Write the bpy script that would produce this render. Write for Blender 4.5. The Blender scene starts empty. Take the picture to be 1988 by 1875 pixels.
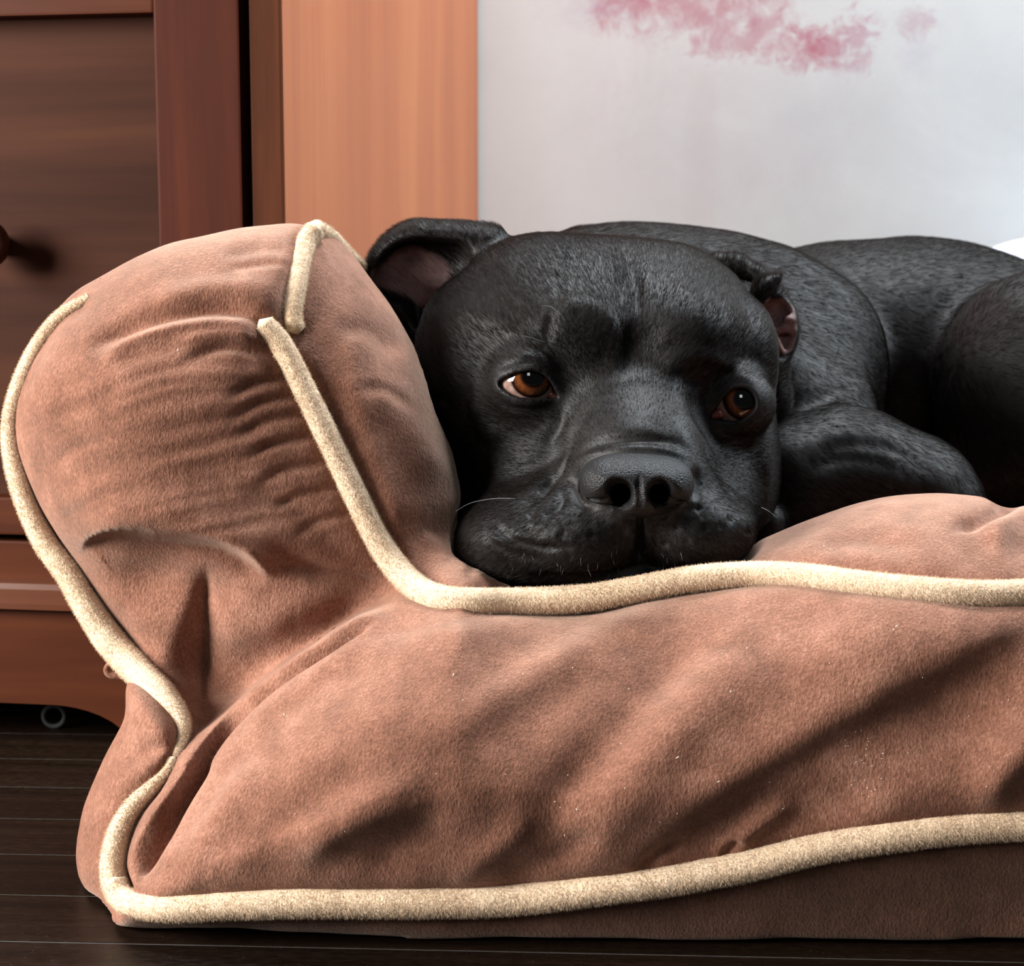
import bpy, math, random
import numpy as np
from mathutils import Vector, Matrix
from mathutils.bvhtree import BVHTree

# ------------------------------------------------------------------ camera
IMG_W, IMG_H, FPX = 1988.0, 1875.0, 3300.0
CAM_H = 0.285
HORIZON = 520.0
TH = math.atan((IMG_H / 2 - HORIZON) / FPX)
CT, ST = math.cos(TH), math.sin(TH)

scene = bpy.context.scene
COL = scene.collection
camd = bpy.data.cameras.new('camera')
cam = bpy.data.objects.new('camera', camd)
COL.objects.link(cam)
cam.location = (0, 0, CAM_H)
cam.rotation_euler = (math.pi / 2 - TH, 0, 0)
camd.sensor_fit = 'HORIZONTAL'
camd.sensor_width = 36.0
camd.lens = 36.0 * FPX / IMG_W
camd.clip_start = 0.02
camd.dof.use_dof = True
camd.dof.focus_distance = 0.775
camd.dof.aperture_fstop = camd.lens / 3.6
scene.camera = cam

# ------------------------------------------------------------------ world, lights, exposure
vs = scene.view_settings
vs.view_transform = 'Standard'
vs.look = 'None'
vs.gamma = 1.0
vs.use_curve_mapping = False
vs.exposure = 0.0

world = bpy.data.worlds.new('room_ambient')
scene.world = world
world.use_nodes = True
bg = world.node_tree.nodes['Background']
bg.inputs['Color'].default_value = (0.86, 0.93, 1.0, 1)
bg.inputs['Strength'].default_value = 0.07


def area_light(name, loc, target, sx, sy, power, color):
    l = bpy.data.lights.new(name, 'AREA')
    l.shape = 'RECTANGLE'
    l.size, l.size_y = sx, sy
    l.energy = power
    l.color = color
    o = bpy.data.objects.new(name, l)
    COL.objects.link(o)
    o.location = loc
    d = Vector(target) - Vector(loc)
    o.rotation_euler = d.to_track_quat('-Z', 'Y').to_euler()
    return o


area_light('window_light_right', (1.35, 1.24, 1.30), (0.1, 0.95, 0.25), 0.45, 0.9, 58, (0.84, 0.925, 1.0))
area_light('window_light_left', (-1.40, 0.34, 0.64), (-0.25, 0.85, 0.18), 0.7, 0.65, 102, (1.0, 0.985, 0.96))
area_light('skylight', (0.15, 1.26, 2.20), (0.15, 1.0, 0.2), 0.8, 0.30, 86, (0.88, 0.945, 1.0))
area_light('window_light_front', (0.25, -1.30, 1.60), (0.1, 0.9, 0.2), 0.45, 0.5, 7, (0.95, 0.98, 1.0))

scene.cycles_curves.shape = 'RIBBONS'
FUR = True

# ------------------------------------------------------------------ frames
RNG = np.random.default_rng(7)


def cp(px, py, z):
    """photo pixel + distance along the lens axis -> camera-aligned metres"""
    return np.array([(px - IMG_W / 2) * z / FPX, (IMG_H / 2 - py) * z / FPX, z])


def to_world(P):
    P = np.asarray(P, float)
    X, Y, Z = P[..., 0], P[..., 1], P[..., 2]
    return np.stack([X, Y * ST + Z * CT, CAM_H + Y * CT - Z * ST], -1)


def to_cam(Wd):
    Wd = np.asarray(Wd, float)
    x, y, z = Wd[..., 0], Wd[..., 1], Wd[..., 2] - CAM_H
    return np.stack([x, y * ST + z * CT, y * CT - z * ST], -1)


def project(P):
    return P[..., 0] / P[..., 2] * FPX + IMG_W / 2, IMG_H / 2 - P[..., 1] / P[..., 2] * FPX


def wp(px, py, z):
    return to_world(cp(px, py, z))


def on_floor(px, py, h=0.0):
    k = (py - IMG_H / 2) / FPX * CT + ST
    return to_world(cp(px, py, (CAM_H - h) / k))


# ------------------------------------------------------------------ object helpers
def tag(o, label=None, cat=None, group=None, kind=None):
    if label: o['label'] = label
    if cat: o['category'] = cat
    if group: o['group'] = group
    if kind: o['kind'] = kind
    return o


def empty(name, loc=(0, 0, 0), rz=0.0):
    o = bpy.data.objects.new(name, None)
    o.empty_display_size = 0.05
    COL.objects.link(o)
    o.location = loc
    o.rotation_euler = (0, 0, rz)
    return o


def adopt(o, parent):
    if parent is not None:
        o.parent = parent
        if parent.type == 'EMPTY' or True:
            m = Matrix.LocRotScale(parent.location, parent.rotation_euler, None)
            p = parent
            m = basis(p)
            o.matrix_parent_inverse = m.inverted()


def basis(p):
    m = Matrix.LocRotScale(p.location, p.rotation_euler, p.scale)
    if p.parent is not None:
        m = basis(p.parent) @ p.matrix_parent_inverse @ m
    return m


def mesh_np(name, V, F, mat, parent=None, smooth=True, local=False):
    """V world coords (n,3); F (m,4) or (m,3) ints"""
    me = bpy.data.meshes.new(name)
    V = np.ascontiguousarray(V, np.float32)
    F = np.ascontiguousarray(F, np.int32)
    k = F.shape[1]
    me.vertices.add(len(V))
    me.vertices.foreach_set('co', V.ravel())
    me.loops.add(F.size)
    me.loops.foreach_set('vertex_index', F.ravel())
    me.polygons.add(len(F))
    me.polygons.foreach_set('loop_start', np.arange(0, F.size, k, dtype=np.int32))
    me.polygons.foreach_set('loop_total', np.full(len(F), k, np.int32))
    if smooth:
        me.polygons.foreach_set('use_smooth', np.ones(len(F), bool))
    me.update(calc_edges=True)
    me.materials.append(mat)
    o = bpy.data.objects.new(name, me)
    COL.objects.link(o)
    if parent is not None:
        if local:
            o.parent = parent
        else:
            adopt(o, parent)
    return o


def float_attr(o, name, vals):
    a = o.data.attributes.new(name, 'FLOAT', 'POINT')
    a.data.foreach_set('value', np.ascontiguousarray(vals, np.float32))


# ------------------------------------------------------------------ numeric sculpting toolkit
def catmull(pts, n=8, closed=False):
    P = np.asarray(pts, float)
    m = len(P)
    out = []
    rng = range(m) if closed else range(m - 1)
    for i in rng:
        if closed:
            p0, p1, p2, p3 = P[(i - 1) % m], P[i], P[(i + 1) % m], P[(i + 2) % m]
        else:
            p0 = P[i - 1] if i > 0 else 2 * P[0] - P[1]
            p1, p2 = P[i], P[i + 1]
            p3 = P[i + 2] if i + 2 < m else 2 * P[-1] - P[-2]
        t = np.linspace(0, 1, n, endpoint=False)[:, None]
        out.append(0.5 * ((2 * p1) + (-p0 + p2) * t + (2 * p0 - 5 * p1 + 4 * p2 - p3) * t ** 2 + (-p0 + 3 * p1 - 3 * p2 + p3) * t ** 3))
    if not closed:
        out.append(P[-1:])
    return np.concatenate(out)


def poly_sd(X, Y, poly):
    """signed distance (inside negative) of points to a closed polygon"""
    d2 = np.full(X.shape, 1e9, np.float32)
    inside = np.zeros(X.shape, bool)
    n = len(poly)
    for i in range(n):
        ax, ay = poly[i]
        bx, by = poly[(i + 1) % n]
        ex, ey = bx - ax, by - ay
        wx, wy = X - ax, Y - ay
        t = np.clip((wx * ex + wy * ey) / (ex * ex + ey * ey + 1e-18), 0, 1)
        d2 = np.minimum(d2, (wx - ex * t) ** 2 + (wy - ey * t) ** 2)
        c = ((ay <= Y) & (by > Y)) | ((by <= Y) & (ay > Y))
        if ey != 0:
            inside ^= c & (X < ax + (Y - ay) / ey * ex)
    d = np.sqrt(d2)
    return np.where(inside, -d, d)


class Field:
    def __init__(self, lo, hi, h):
        self.h = h
        self.ax = [np.arange(lo[i], hi[i] + h, h, dtype=np.float32) for i in range(3)]
        self.F = np.full([len(a) for a in self.ax], 0.05, np.float32)

    def sl(self, lo, hi):
        s = []
        for i in range(3):
            a = int(np.searchsorted(self.ax[i], lo[i]))
            b = int(np.searchsorted(self.ax[i], hi[i]))
            s.append(slice(max(a - 1, 0), min(b + 1, len(self.ax[i]))))
        return tuple(s)

    def grids(self, s):
        return (self.ax[0][s[0]][:, None, None], self.ax[1][s[1]][None, :, None], self.ax[2][s[2]][None, None, :])

    def comb(self, s, d, k, op):
        a = self.F[s]
        if op == 'sub':
            d = -d
            if k > 0:
                hh = np.clip(0.5 - 0.5 * (a - d) / k, 0, 1)
                r = a + (d - a) * hh + k * hh * (1 - hh)
            else:
                r = np.maximum(a, d)
        else:
            if k > 0:
                hh = np.clip(0.5 + 0.5 * (a - d) / k, 0, 1)
                r = a + (d - a) * hh - k * hh * (1 - hh)
            else:
                r = np.minimum(a, d)
        self.F[s] = r

    def ell(self, c, r, k=0.01, op='add', rot=0.0):
        c = np.asarray(c, float); r = np.asarray(r, float)
        m = np.max(r) if rot else r
        pad = k + 3 * self.h
        s = self.sl(c - m - pad, c + m + pad)
        X, Y, Z = self.grids(s)
        x, y, z = X - c[0], Y - c[1], Z - c[2]
        if rot:
            ca, sa = math.cos(rot), math.sin(rot)
            x, y = ca * x + sa * y, -sa * x + ca * y
        k0 = np.sqrt((x / r[0]) ** 2 + (y / r[1]) ** 2 + (z / r[2]) ** 2)
        k1 = np.sqrt((x / r[0] ** 2) ** 2 + (y / r[1] ** 2) ** 2 + (z / r[2] ** 2) ** 2) + 1e-9
        self.comb(s, (k0 * (k0 - 1) / k1).astype(np.float32), k, op)

    def caps(self, pts, rad, k=0.01, op='add'):
        """tapered capsule chain; pts camera coords, rad metres"""
        for i in range(len(pts) - 1):
            a, b = np.asarray(pts[i], float), np.asarray(pts[i + 1], float)
            ra, rb = rad[i], rad[i + 1]
            m = max(ra, rb) + k + 3 * self.h
            s = self.sl(np.minimum(a, b) - m, np.maximum(a, b) + m)
            X, Y, Z = self.grids(s)
            e = b - a
            t = np.clip(((X - a[0]) * e[0] + (Y - a[1]) * e[1] + (Z - a[2]) * e[2]) / (e @ e + 1e-12), 0, 1)
            d = np.sqrt((X - a[0] - t * e[0]) ** 2 + (Y - a[1] - t * e[1]) ** 2 + (Z - a[2] - t * e[2]) ** 2) - (ra + (rb - ra) * t)
            self.comb(s, d.astype(np.float32), k, op)

    def pillow(self, outline, z, tf, tb, R, k=0.01, op='add', gx=0.0, gy=0.0, smooth=5):
        """a stuffed shape: closed outline (photo pixels at distance z), front/back half thickness, edge radius; gx, gy tilt the mid plane"""
        P = np.asarray(outline, float)
        if smooth:
            P = catmull(P, smooth, True)
        xy = np.stack([(P[:, 0] - IMG_W / 2) * z / FPX, (IMG_H / 2 - P[:, 1]) * z / FPX], -1)
        c = xy.mean(0)
        pad = k + 3 * self.h
        lo, hi = xy.min(0) - pad, xy.max(0) + pad
        ext = np.abs(hi - lo)
        zt = abs(gx) * ext[0] / 1.6 + abs(gy) * ext[1] / 1.6
        s = self.sl((lo[0], lo[1], z - tf - pad - zt), (hi[0], hi[1], z + tb + pad + zt))
        X, Y, Z = self.grids(s)
        d2 = poly_sd(X[:, :, 0] + 0 * Y[:, :, 0], Y[:, :, 0] + 0 * X[:, :, 0], xy)[:, :, None]
        zc = z + gx * (X - c[0]) + gy * (Y - c[1])
        w = Z - zc
        q2 = np.where(w < 0, -w / tf, w / tb) * R
        q1 = np.maximum(d2 + R, 0)
        d = (np.sqrt(q1 * q1 + q2 * q2) - R)
        d = np.where(d > 0, d * min(1, tf / R), d * min(1, tf / R))
        self.comb(s, d.astype(np.float32), k, op)

    def mesh(self, smooth=2):
        F, h = self.F, self.h
        nx, ny, nz = F.shape
        S = F < 0
        c = np.zeros((nx - 1, ny - 1, nz - 1), np.int8)
        for dx in (0, 1):
            for dy in (0, 1):
                for dz in (0, 1):
                    c += S[dx:nx - 1 + dx, dy:ny - 1 + dy, dz:nz - 1 + dz]
        act = (c > 0) & (c < 8)
        I, J, K = np.nonzero(act)
        idx = np.full(act.shape, -1, np.int32)
        idx[I, J, K] = np.arange(len(I))
        acc = np.zeros((len(I), 3)); cnt = np.zeros(len(I))
        corners = [(a, b, d) for a in (0, 1) for b in (0, 1) for d in (0, 1)]
        for p in corners:
            for ax in range(3):
                if p[ax] == 0:
                    q = list(p); q[ax] = 1
                    f0 = F[I + p[0], J + p[1], K + p[2]]; f1 = F[I + q[0], J + q[1], K + q[2]]
                    m = (f0 < 0) != (f1 < 0)
                    t = np.where(m, f0 / np.where(m, f0 - f1, 1), 0)
                    pos = np.array(p, float)[None, :].repeat(len(I), 0)
                    pos[:, ax] = t
                    acc += pos * m[:, None]; cnt += m
        V = np.stack([I, J, K], -1) + acc / np.maximum(cnt, 1)[:, None]
        V = V * h + np.array([a[0] for a in self.ax])
        quads = []
        for ax in range(3):
            a1, a2 = (ax + 1) % 3, (ax + 2) % 3
            A = [slice(None)] * 3; B = [slice(None)] * 3
            A[ax] = slice(0, -1); B[ax] = slice(1, None)
            m = S[tuple(A)] != S[tuple(B)]
            for q in (a1, a2):
                e = [slice(None)] * 3
                e[q] = slice(0, 1); m[tuple(e)] = False
                e[q] = slice(-1, None); m[tuple(e)] = False
            P = np.stack(np.nonzero(m), -1)
            def gi(o1, o2):
                Q = P.copy(); Q[:, a1] -= o1; Q[:, a2] -= o2
                return idx[Q[:, 0], Q[:, 1], Q[:, 2]]
            q = np.stack([gi(1, 1), gi(0, 1), gi(0, 0), gi(1, 0)], -1)
            fl = S[P[:, 0], P[:, 1], P[:, 2]]
            q[~fl] = q[~fl][:, ::-1]
            quads.append(q[(q >= 0).all(1)])
        Q = np.concatenate(quads)
        V = laplace(V, Q, smooth)
        return V, Q


def neighbours(Q, n):
    E = np.concatenate([Q[:, [i, (i + 1) % Q.shape[1]]] for i in range(Q.shape[1])])
    E = np.concatenate([E, E[:, ::-1]])
    return E


def laplace(V, Q, it, lam=0.5):
    if it <= 0:
        return V
    E = neighbours(Q, len(V))
    deg = np.bincount(E[:, 0], minlength=len(V))[:, None] + 1e-9
    for _ in range(it):
        S = np.stack([np.bincount(E[:, 0], V[E[:, 1], i], len(V)) for i in range(3)], -1)
        V = V + lam * (S / deg - V)
    return V


def soften(V, Q, w, it):
    """smooth only where w > 0"""
    E = neighbours(Q, len(V))
    E = E[w[E[:, 0]] > 0.001]
    deg = np.bincount(E[:, 0], minlength=len(V))[:, None] + 1e-9
    for _ in range(it):
        S = np.stack([np.bincount(E[:, 0], V[E[:, 1], i], len(V)) for i in range(3)], -1)
        V = V + 0.5 * w[:, None] * np.where(deg > 0.5, S / deg - V, 0)
    return V


def vnormals(V, Q):
    a, b, c = V[Q[:, 0]], V[Q[:, 1]], V[Q[:, 2]]
    n = np.cross(b - a, c - a)
    if Q.shape[1] == 4:
        d = V[Q[:, 3]]
        n = n + np.cross(c - a, d - a)
    N = np.zeros_like(V)
    for i in range(3):
        col = n[:, i]
        N[:, i] = sum(np.bincount(Q[:, j], col, len(V)) for j in range(Q.shape[1]))
    return N / (np.linalg.norm(N, axis=1, keepdims=True) + 1e-12)


def polyline_dist(px, py, L):
    """distance, signed side (+ = right-hand of travel on the photo), and 0..1 position along polyline L"""
    best = np.full(px.shape, 1e9); side = np.zeros(px.shape); par = np.zeros(px.shape)
    seg = np.linalg.norm(np.diff(L, axis=0), axis=1)
    cum = np.concatenate([[0], np.cumsum(seg)]); tot = cum[-1] + 1e-9
    for i in range(len(L) - 1):
        a, e = L[i], L[i + 1] - L[i]
        wx, wy = px - a[0], py - a[1]
        tr = (wx * e[0] + wy * e[1]) / (e @ e + 1e-12)
        t = np.clip(tr, 0, 1)
        d = np.hypot(wx - e[0] * t, wy - e[1] * t)
        m = d < best
        best = np.where(m, d, best)
        cr = e[0] * wy - e[1] * wx
        side = np.where(m, np.sign(cr), side)
        par = np.where(m, (cum[i] + t * seg[i]) / tot, par)
    return best, side, par


class Sculpt:
    """carves folds and wrinkles into a surface: each stroke is a fold line with its own width (in photo pixels) and height (mm)"""
    def __init__(self, V, Q, zmax=9, zmin=0):
        self.V, self.Q = V, Q
        self.N = vnormals(V, Q)
        self.px, self.py = project(V)
        view = -V / np.linalg.norm(V, axis=1, keepdims=True)
        f = (self.N * view).sum(1)
        self.view = view
        self.front = np.clip((f + 0.15) / 0.4, 0, 1) * (V[:, 2] < zmax) * (V[:, 2] > zmin)
        self.D = np.zeros(len(V)); self.DV = np.zeros(len(V))

    def _sel(self, L, m):
        lo, hi = L.min(0) - m, L.max(0) + m
        return np.nonzero((self.px > lo[0]) & (self.px < hi[0]) & (self.py > lo[1]) & (self.py < hi[1]) & (self.front > 0))[0]

    def ridge(self, pts, w, amp, taper=0.25, toview=False):
        L = catmull(pts, 6)
        s = self._sel(L, 3 * w)
        d, sd, t = polyline_dist(self.px[s], self.py[s], L)
        tp = np.clip(np.minimum(t, 1 - t) / max(taper, 1e-3), 0, 1) if taper > 0 else 1.0
        tp = tp * tp * (3 - 2 * tp) if taper > 0 else 1.0
        v = amp * 1e-3 * np.exp(-(d / w) ** 2) * tp * self.front[s]
        (self.DV if toview else self.D)[s] += v

    def cusp(self, pts, w, amp, taper=0.25):
        """a sharp V-shaped crease (or crest) with straight flanks"""
        L = catmull(pts, 6)
        s = self._sel(L, 4 * w)
        d, sd, t = polyline_dist(self.px[s], self.py[s], L)
        tp = np.clip(np.minimum(t, 1 - t) / taper, 0, 1)
        tp = tp * tp * (3 - 2 * tp)
        self.DV[s] += amp * 1e-3 * np.exp(-d / w) * tp * self.front[s]

    def fold(self, pts, w_r, w_l, amp, soft=6.0, taper=0.2, toview=True):
        """an overlapping fold edge: the right-hand side of the line stands amp mm proud and fades over w_r px, the left side drops by 0.6 amp and fades over w_l px"""
        L = catmull(pts, 6)
        s = self._sel(L, 3 * max(w_r, w_l))
        d, sd, t = polyline_dist(self.px[s], self.py[s], L)
        x = d * sd
        up = np.exp(-(np.maximum(x, 0) / w_r) ** 2)
        dn = -0.6 * np.exp(-(np.maximum(-x, 0) / w_l) ** 2)
        m = 0.5 + 0.5 * np.tanh(x / soft)
        tp = np.clip(np.minimum(t, 1 - t) / max(taper, 1e-3), 0, 1)
        tp = tp * tp * (3 - 2 * tp)
        v = amp * 1e-3 * (up * m + dn * (1 - m)) * tp * self.front[s]
        (self.DV if toview else self.D)[s] += v

    def blob(self, c, rx, ry, amp, rot=0.0, toview=False):
        ca, sa = math.cos(math.radians(rot)), math.sin(math.radians(rot))
        dx, dy = self.px - c[0], self.py - c[1]
        u, v = ca * dx + sa * dy, -sa * dx + ca * dy
        v_ = amp * 1e-3 * np.exp(-(u / rx) ** 2 - (v / ry) ** 2) * self.front
        if toview: self.DV += v_
        else: self.D += v_

    def done(self, smooth=1):
        V = self.V + self.N * self.D[:, None] + self.view * self.DV[:, None]
        return laplace(V, self.Q, smooth, 0.4)


def subdivide(V, Q):
    """split every quad in four"""
    n = len(V)
    E = np.sort(np.concatenate([Q[:, [i, (i + 1) % 4]] for i in range(4)]), 1)
    key = E[:, 0].astype(np.int64) * n + E[:, 1]
    u, inv = np.unique(key, return_inverse=True)
    em = (V[u // n] + V[u % n]) / 2
    m = len(Q)
    ei = [n + inv[i * m:(i + 1) * m] for i in range(4)]
    fc = n + len(u) + np.arange(m)
    V2 = np.concatenate([V, em, V[Q].mean(1)])
    Q2 = np.concatenate([np.stack([Q[:, i], ei[i], fc, ei[(i + 3) % 4]], -1) for i in range(4)])
    return V2, Q2


def sample(f, X, Y, Z):
    """trilinear lookup of a field on broadcastable coordinate arrays; 0.05 outside"""
    s = []
    for a, c in zip(f.ax, (X, Y, Z)):
        t = (c - a[0]) / f.h
        ok = (t >= 0) & (t < len(a) - 1.001)
        i = np.clip(np.floor(t).astype(np.int32), 0, len(a) - 2)
        s.append((i, np.clip(t - i, 0, 1).astype(np.float32), ok))
    (i, u, a), (j, v, b), (k, w, c) = s
    F = f.F
    r = 0
    for di in (0, 1):
        for dj in (0, 1):
            for dk in (0, 1):
                r = r + (u if di else 1 - u) * (v if dj else 1 - v) * (w if dk else 1 - w) * F[i + di, j + dj, k + dk]
    return np.where(a & b & c, r, 0.05).astype(np.float32)


def value_noise(P, freq, seed=0):
    r = np.random.default_rng(seed)
    tab = r.random((64, 64, 64)).astype(np.float32) * 2 - 1
    p = P * freq
    i = np.floor(p).astype(int); f = p - i; f = f * f * (3 - 2 * f)
    out = 0
    for dx in (0, 1):
        for dy in (0, 1):
            for dz in (0, 1):
                w = (f[:, 0] if dx else 1 - f[:, 0]) * (f[:, 1] if dy else 1 - f[:, 1]) * (f[:, 2] if dz else 1 - f[:, 2])
                out = out + w * tab[(i[:, 0] + dx) % 64, (i[:, 1] + dy) % 64, (i[:, 2] + dz) % 64]
    return out


# ------------------------------------------------------------------ materials
def new_mat(name):
    m = bpy.data.materials.new(name)
    m.use_nodes = True
    nt = m.node_tree
    b = nt.nodes['Principled BSDF']
    return m, nt, b


def N_(nt, typ, **kw):
    n = nt.nodes.new(typ)
    for k, v in kw.items():
        if k in n.inputs:
            n.inputs[k].default_value = v
        else:
            setattr(n, k, v)
    return n


def ramp(nt, stops, interp='LINEAR'):
    r = nt.nodes.new('ShaderNodeValToRGB')
    r.color_ramp.interpolation = interp
    el = r.color_ramp.elements
    while len(el) < len(stops):
        el.new(0.5)
    for e, (p, c) in zip(el, stops):
        e.position = p
        e.color = (c[0], c[1], c[2], 1)
    return r


def coords(nt, scale=(1, 1, 1), rot=(0, 0, 0), space='Object'):
    t = nt.nodes.new('ShaderNodeTexCoord')
    m = nt.nodes.new('ShaderNodeMapping')
    m.inputs['Scale'].default_value = scale
    m.inputs['Rotation'].default_value = rot
    nt.links.new(t.outputs[space], m.inputs['Vector'])
    return m.outputs['Vector']


def noise(nt, vec, scale, detail=3, rough=0.5, dist=0.0):
    n = N_(nt, 'ShaderNodeTexNoise')
    n.inputs['Scale'].default_value = scale
    n.inputs['Detail'].default_value = detail
    n.inputs['Roughness'].default_value = rough
    n.inputs['Distortion'].default_value = dist
    nt.links.new(vec, n.inputs['Vector'])
    return n.outputs['Fac']


def math_(nt, op, a, b=None, c=None):
    n = N_(nt, 'ShaderNodeMath', operation=op)
    for i, v in enumerate((a, b, c)):
        if v is None: continue
        if isinstance(v, (int, float)): n.inputs[i].default_value = v
        else: nt.links.new(v, n.inputs[i])
    return n.outputs[0]


def mixc(nt, fac, a, b, mode='MIX'):
    n = N_(nt, 'ShaderNodeMix', data_type='RGBA', blend_type=mode)
    for sock, v in ((n.inputs[0], fac), (n.inputs[6], a), (n.inputs[7], b)):
        if isinstance(v, (int, float)): sock.default_value = v
        elif isinstance(v, tuple): sock.default_value = (*v, 1) if len(v) == 3 else v
        else: nt.links.new(v, sock)
    return n.outputs[2]


def bump(nt, b, height, strength, dist):
    n = N_(nt, 'ShaderNodeBump')
    n.inputs['Strength'].default_value = strength
    n.inputs['Distance'].default_value = dist
    nt.links.new(height, n.inputs['Height'])
    nt.links.new(n.outputs['Normal'], b.inputs['Normal'])
    return n


def wood(name, c_dark, c_mid, c_light, grain='Z', rough=0.35, scale=1.0, coat=0.3, spec=0.12):
    m, nt, b = new_mat(name)
    st = {'X': (0.07, 1, 1), 'Y': (1, 0.07, 1), 'Z': (1, 1, 0.07)}[grain]
    v = coords(nt, st)
    n1 = noise(nt, v, 26 * scale, 4, 0.55, 0.6)
    n2 = noise(nt, v, 190 * scale, 3, 0.6)
    f = math_(nt, 'ADD', math_(nt, 'MULTIPLY', n1, 0.78), math_(nt, 'MULTIPLY', n2, 0.22))
    r = ramp(nt, [(0.30, c_dark), (0.5, c_mid), (0.68, c_light)])
    nt.links.new(f, r.inputs[0])
    nt.links.new(r.outputs[0], b.inputs['Base Color'])
    b.inputs['Roughness'].default_value = rough
    b.inputs['Coat Weight'].default_value = coat
    b.inputs['Specular IOR Level'].default_value = spec
    b.inputs['Coat Roughness'].default_value = 0.25
    bump(nt, b, n2, 0.08, 0.0006)
    return m


def suede(name, c1, c2, c3):
    m, nt, b = new_mat(name)
    v = coords(nt)
    big = noise(nt, v, 11, 3, 0.55)
    mid = noise(nt, v, 75, 4, 0.6)
    v2 = coords(nt, (1, 1, 0.55))
    fine = noise(nt, v2, 900, 3, 0.7)
    f = math_(nt, 'ADD', math_(nt, 'ADD', math_(nt, 'MULTIPLY', big, 0.34), math_(nt, 'MULTIPLY', mid, 0.26)), math_(nt, 'MULTIPLY', fine, 0.40))
    r = ramp(nt, [(0.36, c1), (0.5, c2), (0.64, c3)])
    nt.links.new(f, r.inputs[0])
    nt.links.new(r.outputs[0], b.inputs['Base Color'])
    b.inputs['Roughness'].default_value = 0.95
    b.inputs['Specular IOR Level'].default_value = 0.15
    b.inputs['Sheen Weight'].default_value = 0.35
    b.inputs['Sheen Roughness'].default_value = 0.45
    b.inputs['Sheen Tint'].default_value = (1.0, 0.78, 0.62, 1)
    h = math_(nt, 'ADD', math_(nt, 'MULTIPLY', fine, 0.7), math_(nt, 'MULTIPLY', mid, 0.9))
    bump(nt, b, h, 0.8, 0.0012)
    return m


M = {}
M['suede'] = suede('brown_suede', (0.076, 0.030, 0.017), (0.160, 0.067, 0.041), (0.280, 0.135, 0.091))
M['suede_shaded'] = suede('brown_suede_shaded', (0.050, 0.021, 0.012), (0.095, 0.041, 0.025), (0.155, 0.074, 0.048))  # darker copy of the suede; shade under the front roll put into the colour
M['piping'] = suede('tan_plush_piping', (0.46, 0.325, 0.205), (0.57, 0.425, 0.29), (0.66, 0.515, 0.37))
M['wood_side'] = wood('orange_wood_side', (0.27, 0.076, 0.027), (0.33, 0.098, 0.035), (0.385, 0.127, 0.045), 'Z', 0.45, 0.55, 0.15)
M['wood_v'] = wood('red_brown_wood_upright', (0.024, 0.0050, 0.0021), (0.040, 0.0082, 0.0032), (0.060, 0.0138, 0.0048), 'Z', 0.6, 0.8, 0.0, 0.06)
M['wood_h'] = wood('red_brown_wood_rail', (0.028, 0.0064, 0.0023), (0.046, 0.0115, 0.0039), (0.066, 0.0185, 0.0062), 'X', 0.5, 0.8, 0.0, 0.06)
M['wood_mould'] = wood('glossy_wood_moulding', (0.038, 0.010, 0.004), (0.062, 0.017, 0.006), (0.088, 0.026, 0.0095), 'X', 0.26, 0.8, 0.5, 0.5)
M['wood_edge_shaded'] = wood('orange_wood_shaded_edge', (0.020, 0.0050, 0.0017), (0.052, 0.0140, 0.0044), (0.085, 0.0255, 0.0075), 'Z', 0.6, 1.0, 0.0, 0.06)  # same wood as the side panel, front-facing shade put into the colour
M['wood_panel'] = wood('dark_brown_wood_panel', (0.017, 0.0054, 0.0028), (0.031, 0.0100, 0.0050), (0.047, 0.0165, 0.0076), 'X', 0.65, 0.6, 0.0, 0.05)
M['wood_knob'] = wood('dark_knob_wood', (0.03, 0.008, 0.004), (0.05, 0.013, 0.006), (0.07, 0.02, 0.01), 'Z', 0.4, 2.0)


def plain(name, col, rough=0.6, spec=0.5):
    m, nt, b = new_mat(name)
    v = coords(nt)
    n = noise(nt, v, 60, 3)
    r = ramp(nt, [(0.3, tuple(c * 0.85 for c in col)), (0.7, tuple(min(1, c * 1.1) for c in col))])
    nt.links.new(n, r.inputs[0])
    nt.links.new(r.outputs[0], b.inputs['Base Color'])
    b.inputs['Roughness'].default_value = rough
    b.inputs['Specular IOR Level'].default_value = spec
    return m


m, nt, b = new_mat('tan_plush_pile')
rnd = nt.nodes.new('ShaderNodeHairInfo')
r = ramp(nt, [(0.0, (0.43, 0.295, 0.185)), (1.0, (0.70, 0.545, 0.40))])
nt.links.new(rnd.outputs['Random'], r.inputs[0])
nt.links.new(r.outputs[0], b.inputs['Base Color'])
b.inputs['Roughness'].default_value = 0.9
b.inputs['Specular IOR Level'].default_value = 0.1
M['pile'] = m
M['gap'] = plain('dark_cabinet_inside', (0.006, 0.004, 0.003), 0.9, 0.1)
M['cloth_white'] = plain('white_cloth', (0.56, 0.57, 0.65), 0.9, 0.1)
M['ring'] = plain('grey_rubber_ring', (0.022, 0.025, 0.025), 0.8)

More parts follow.
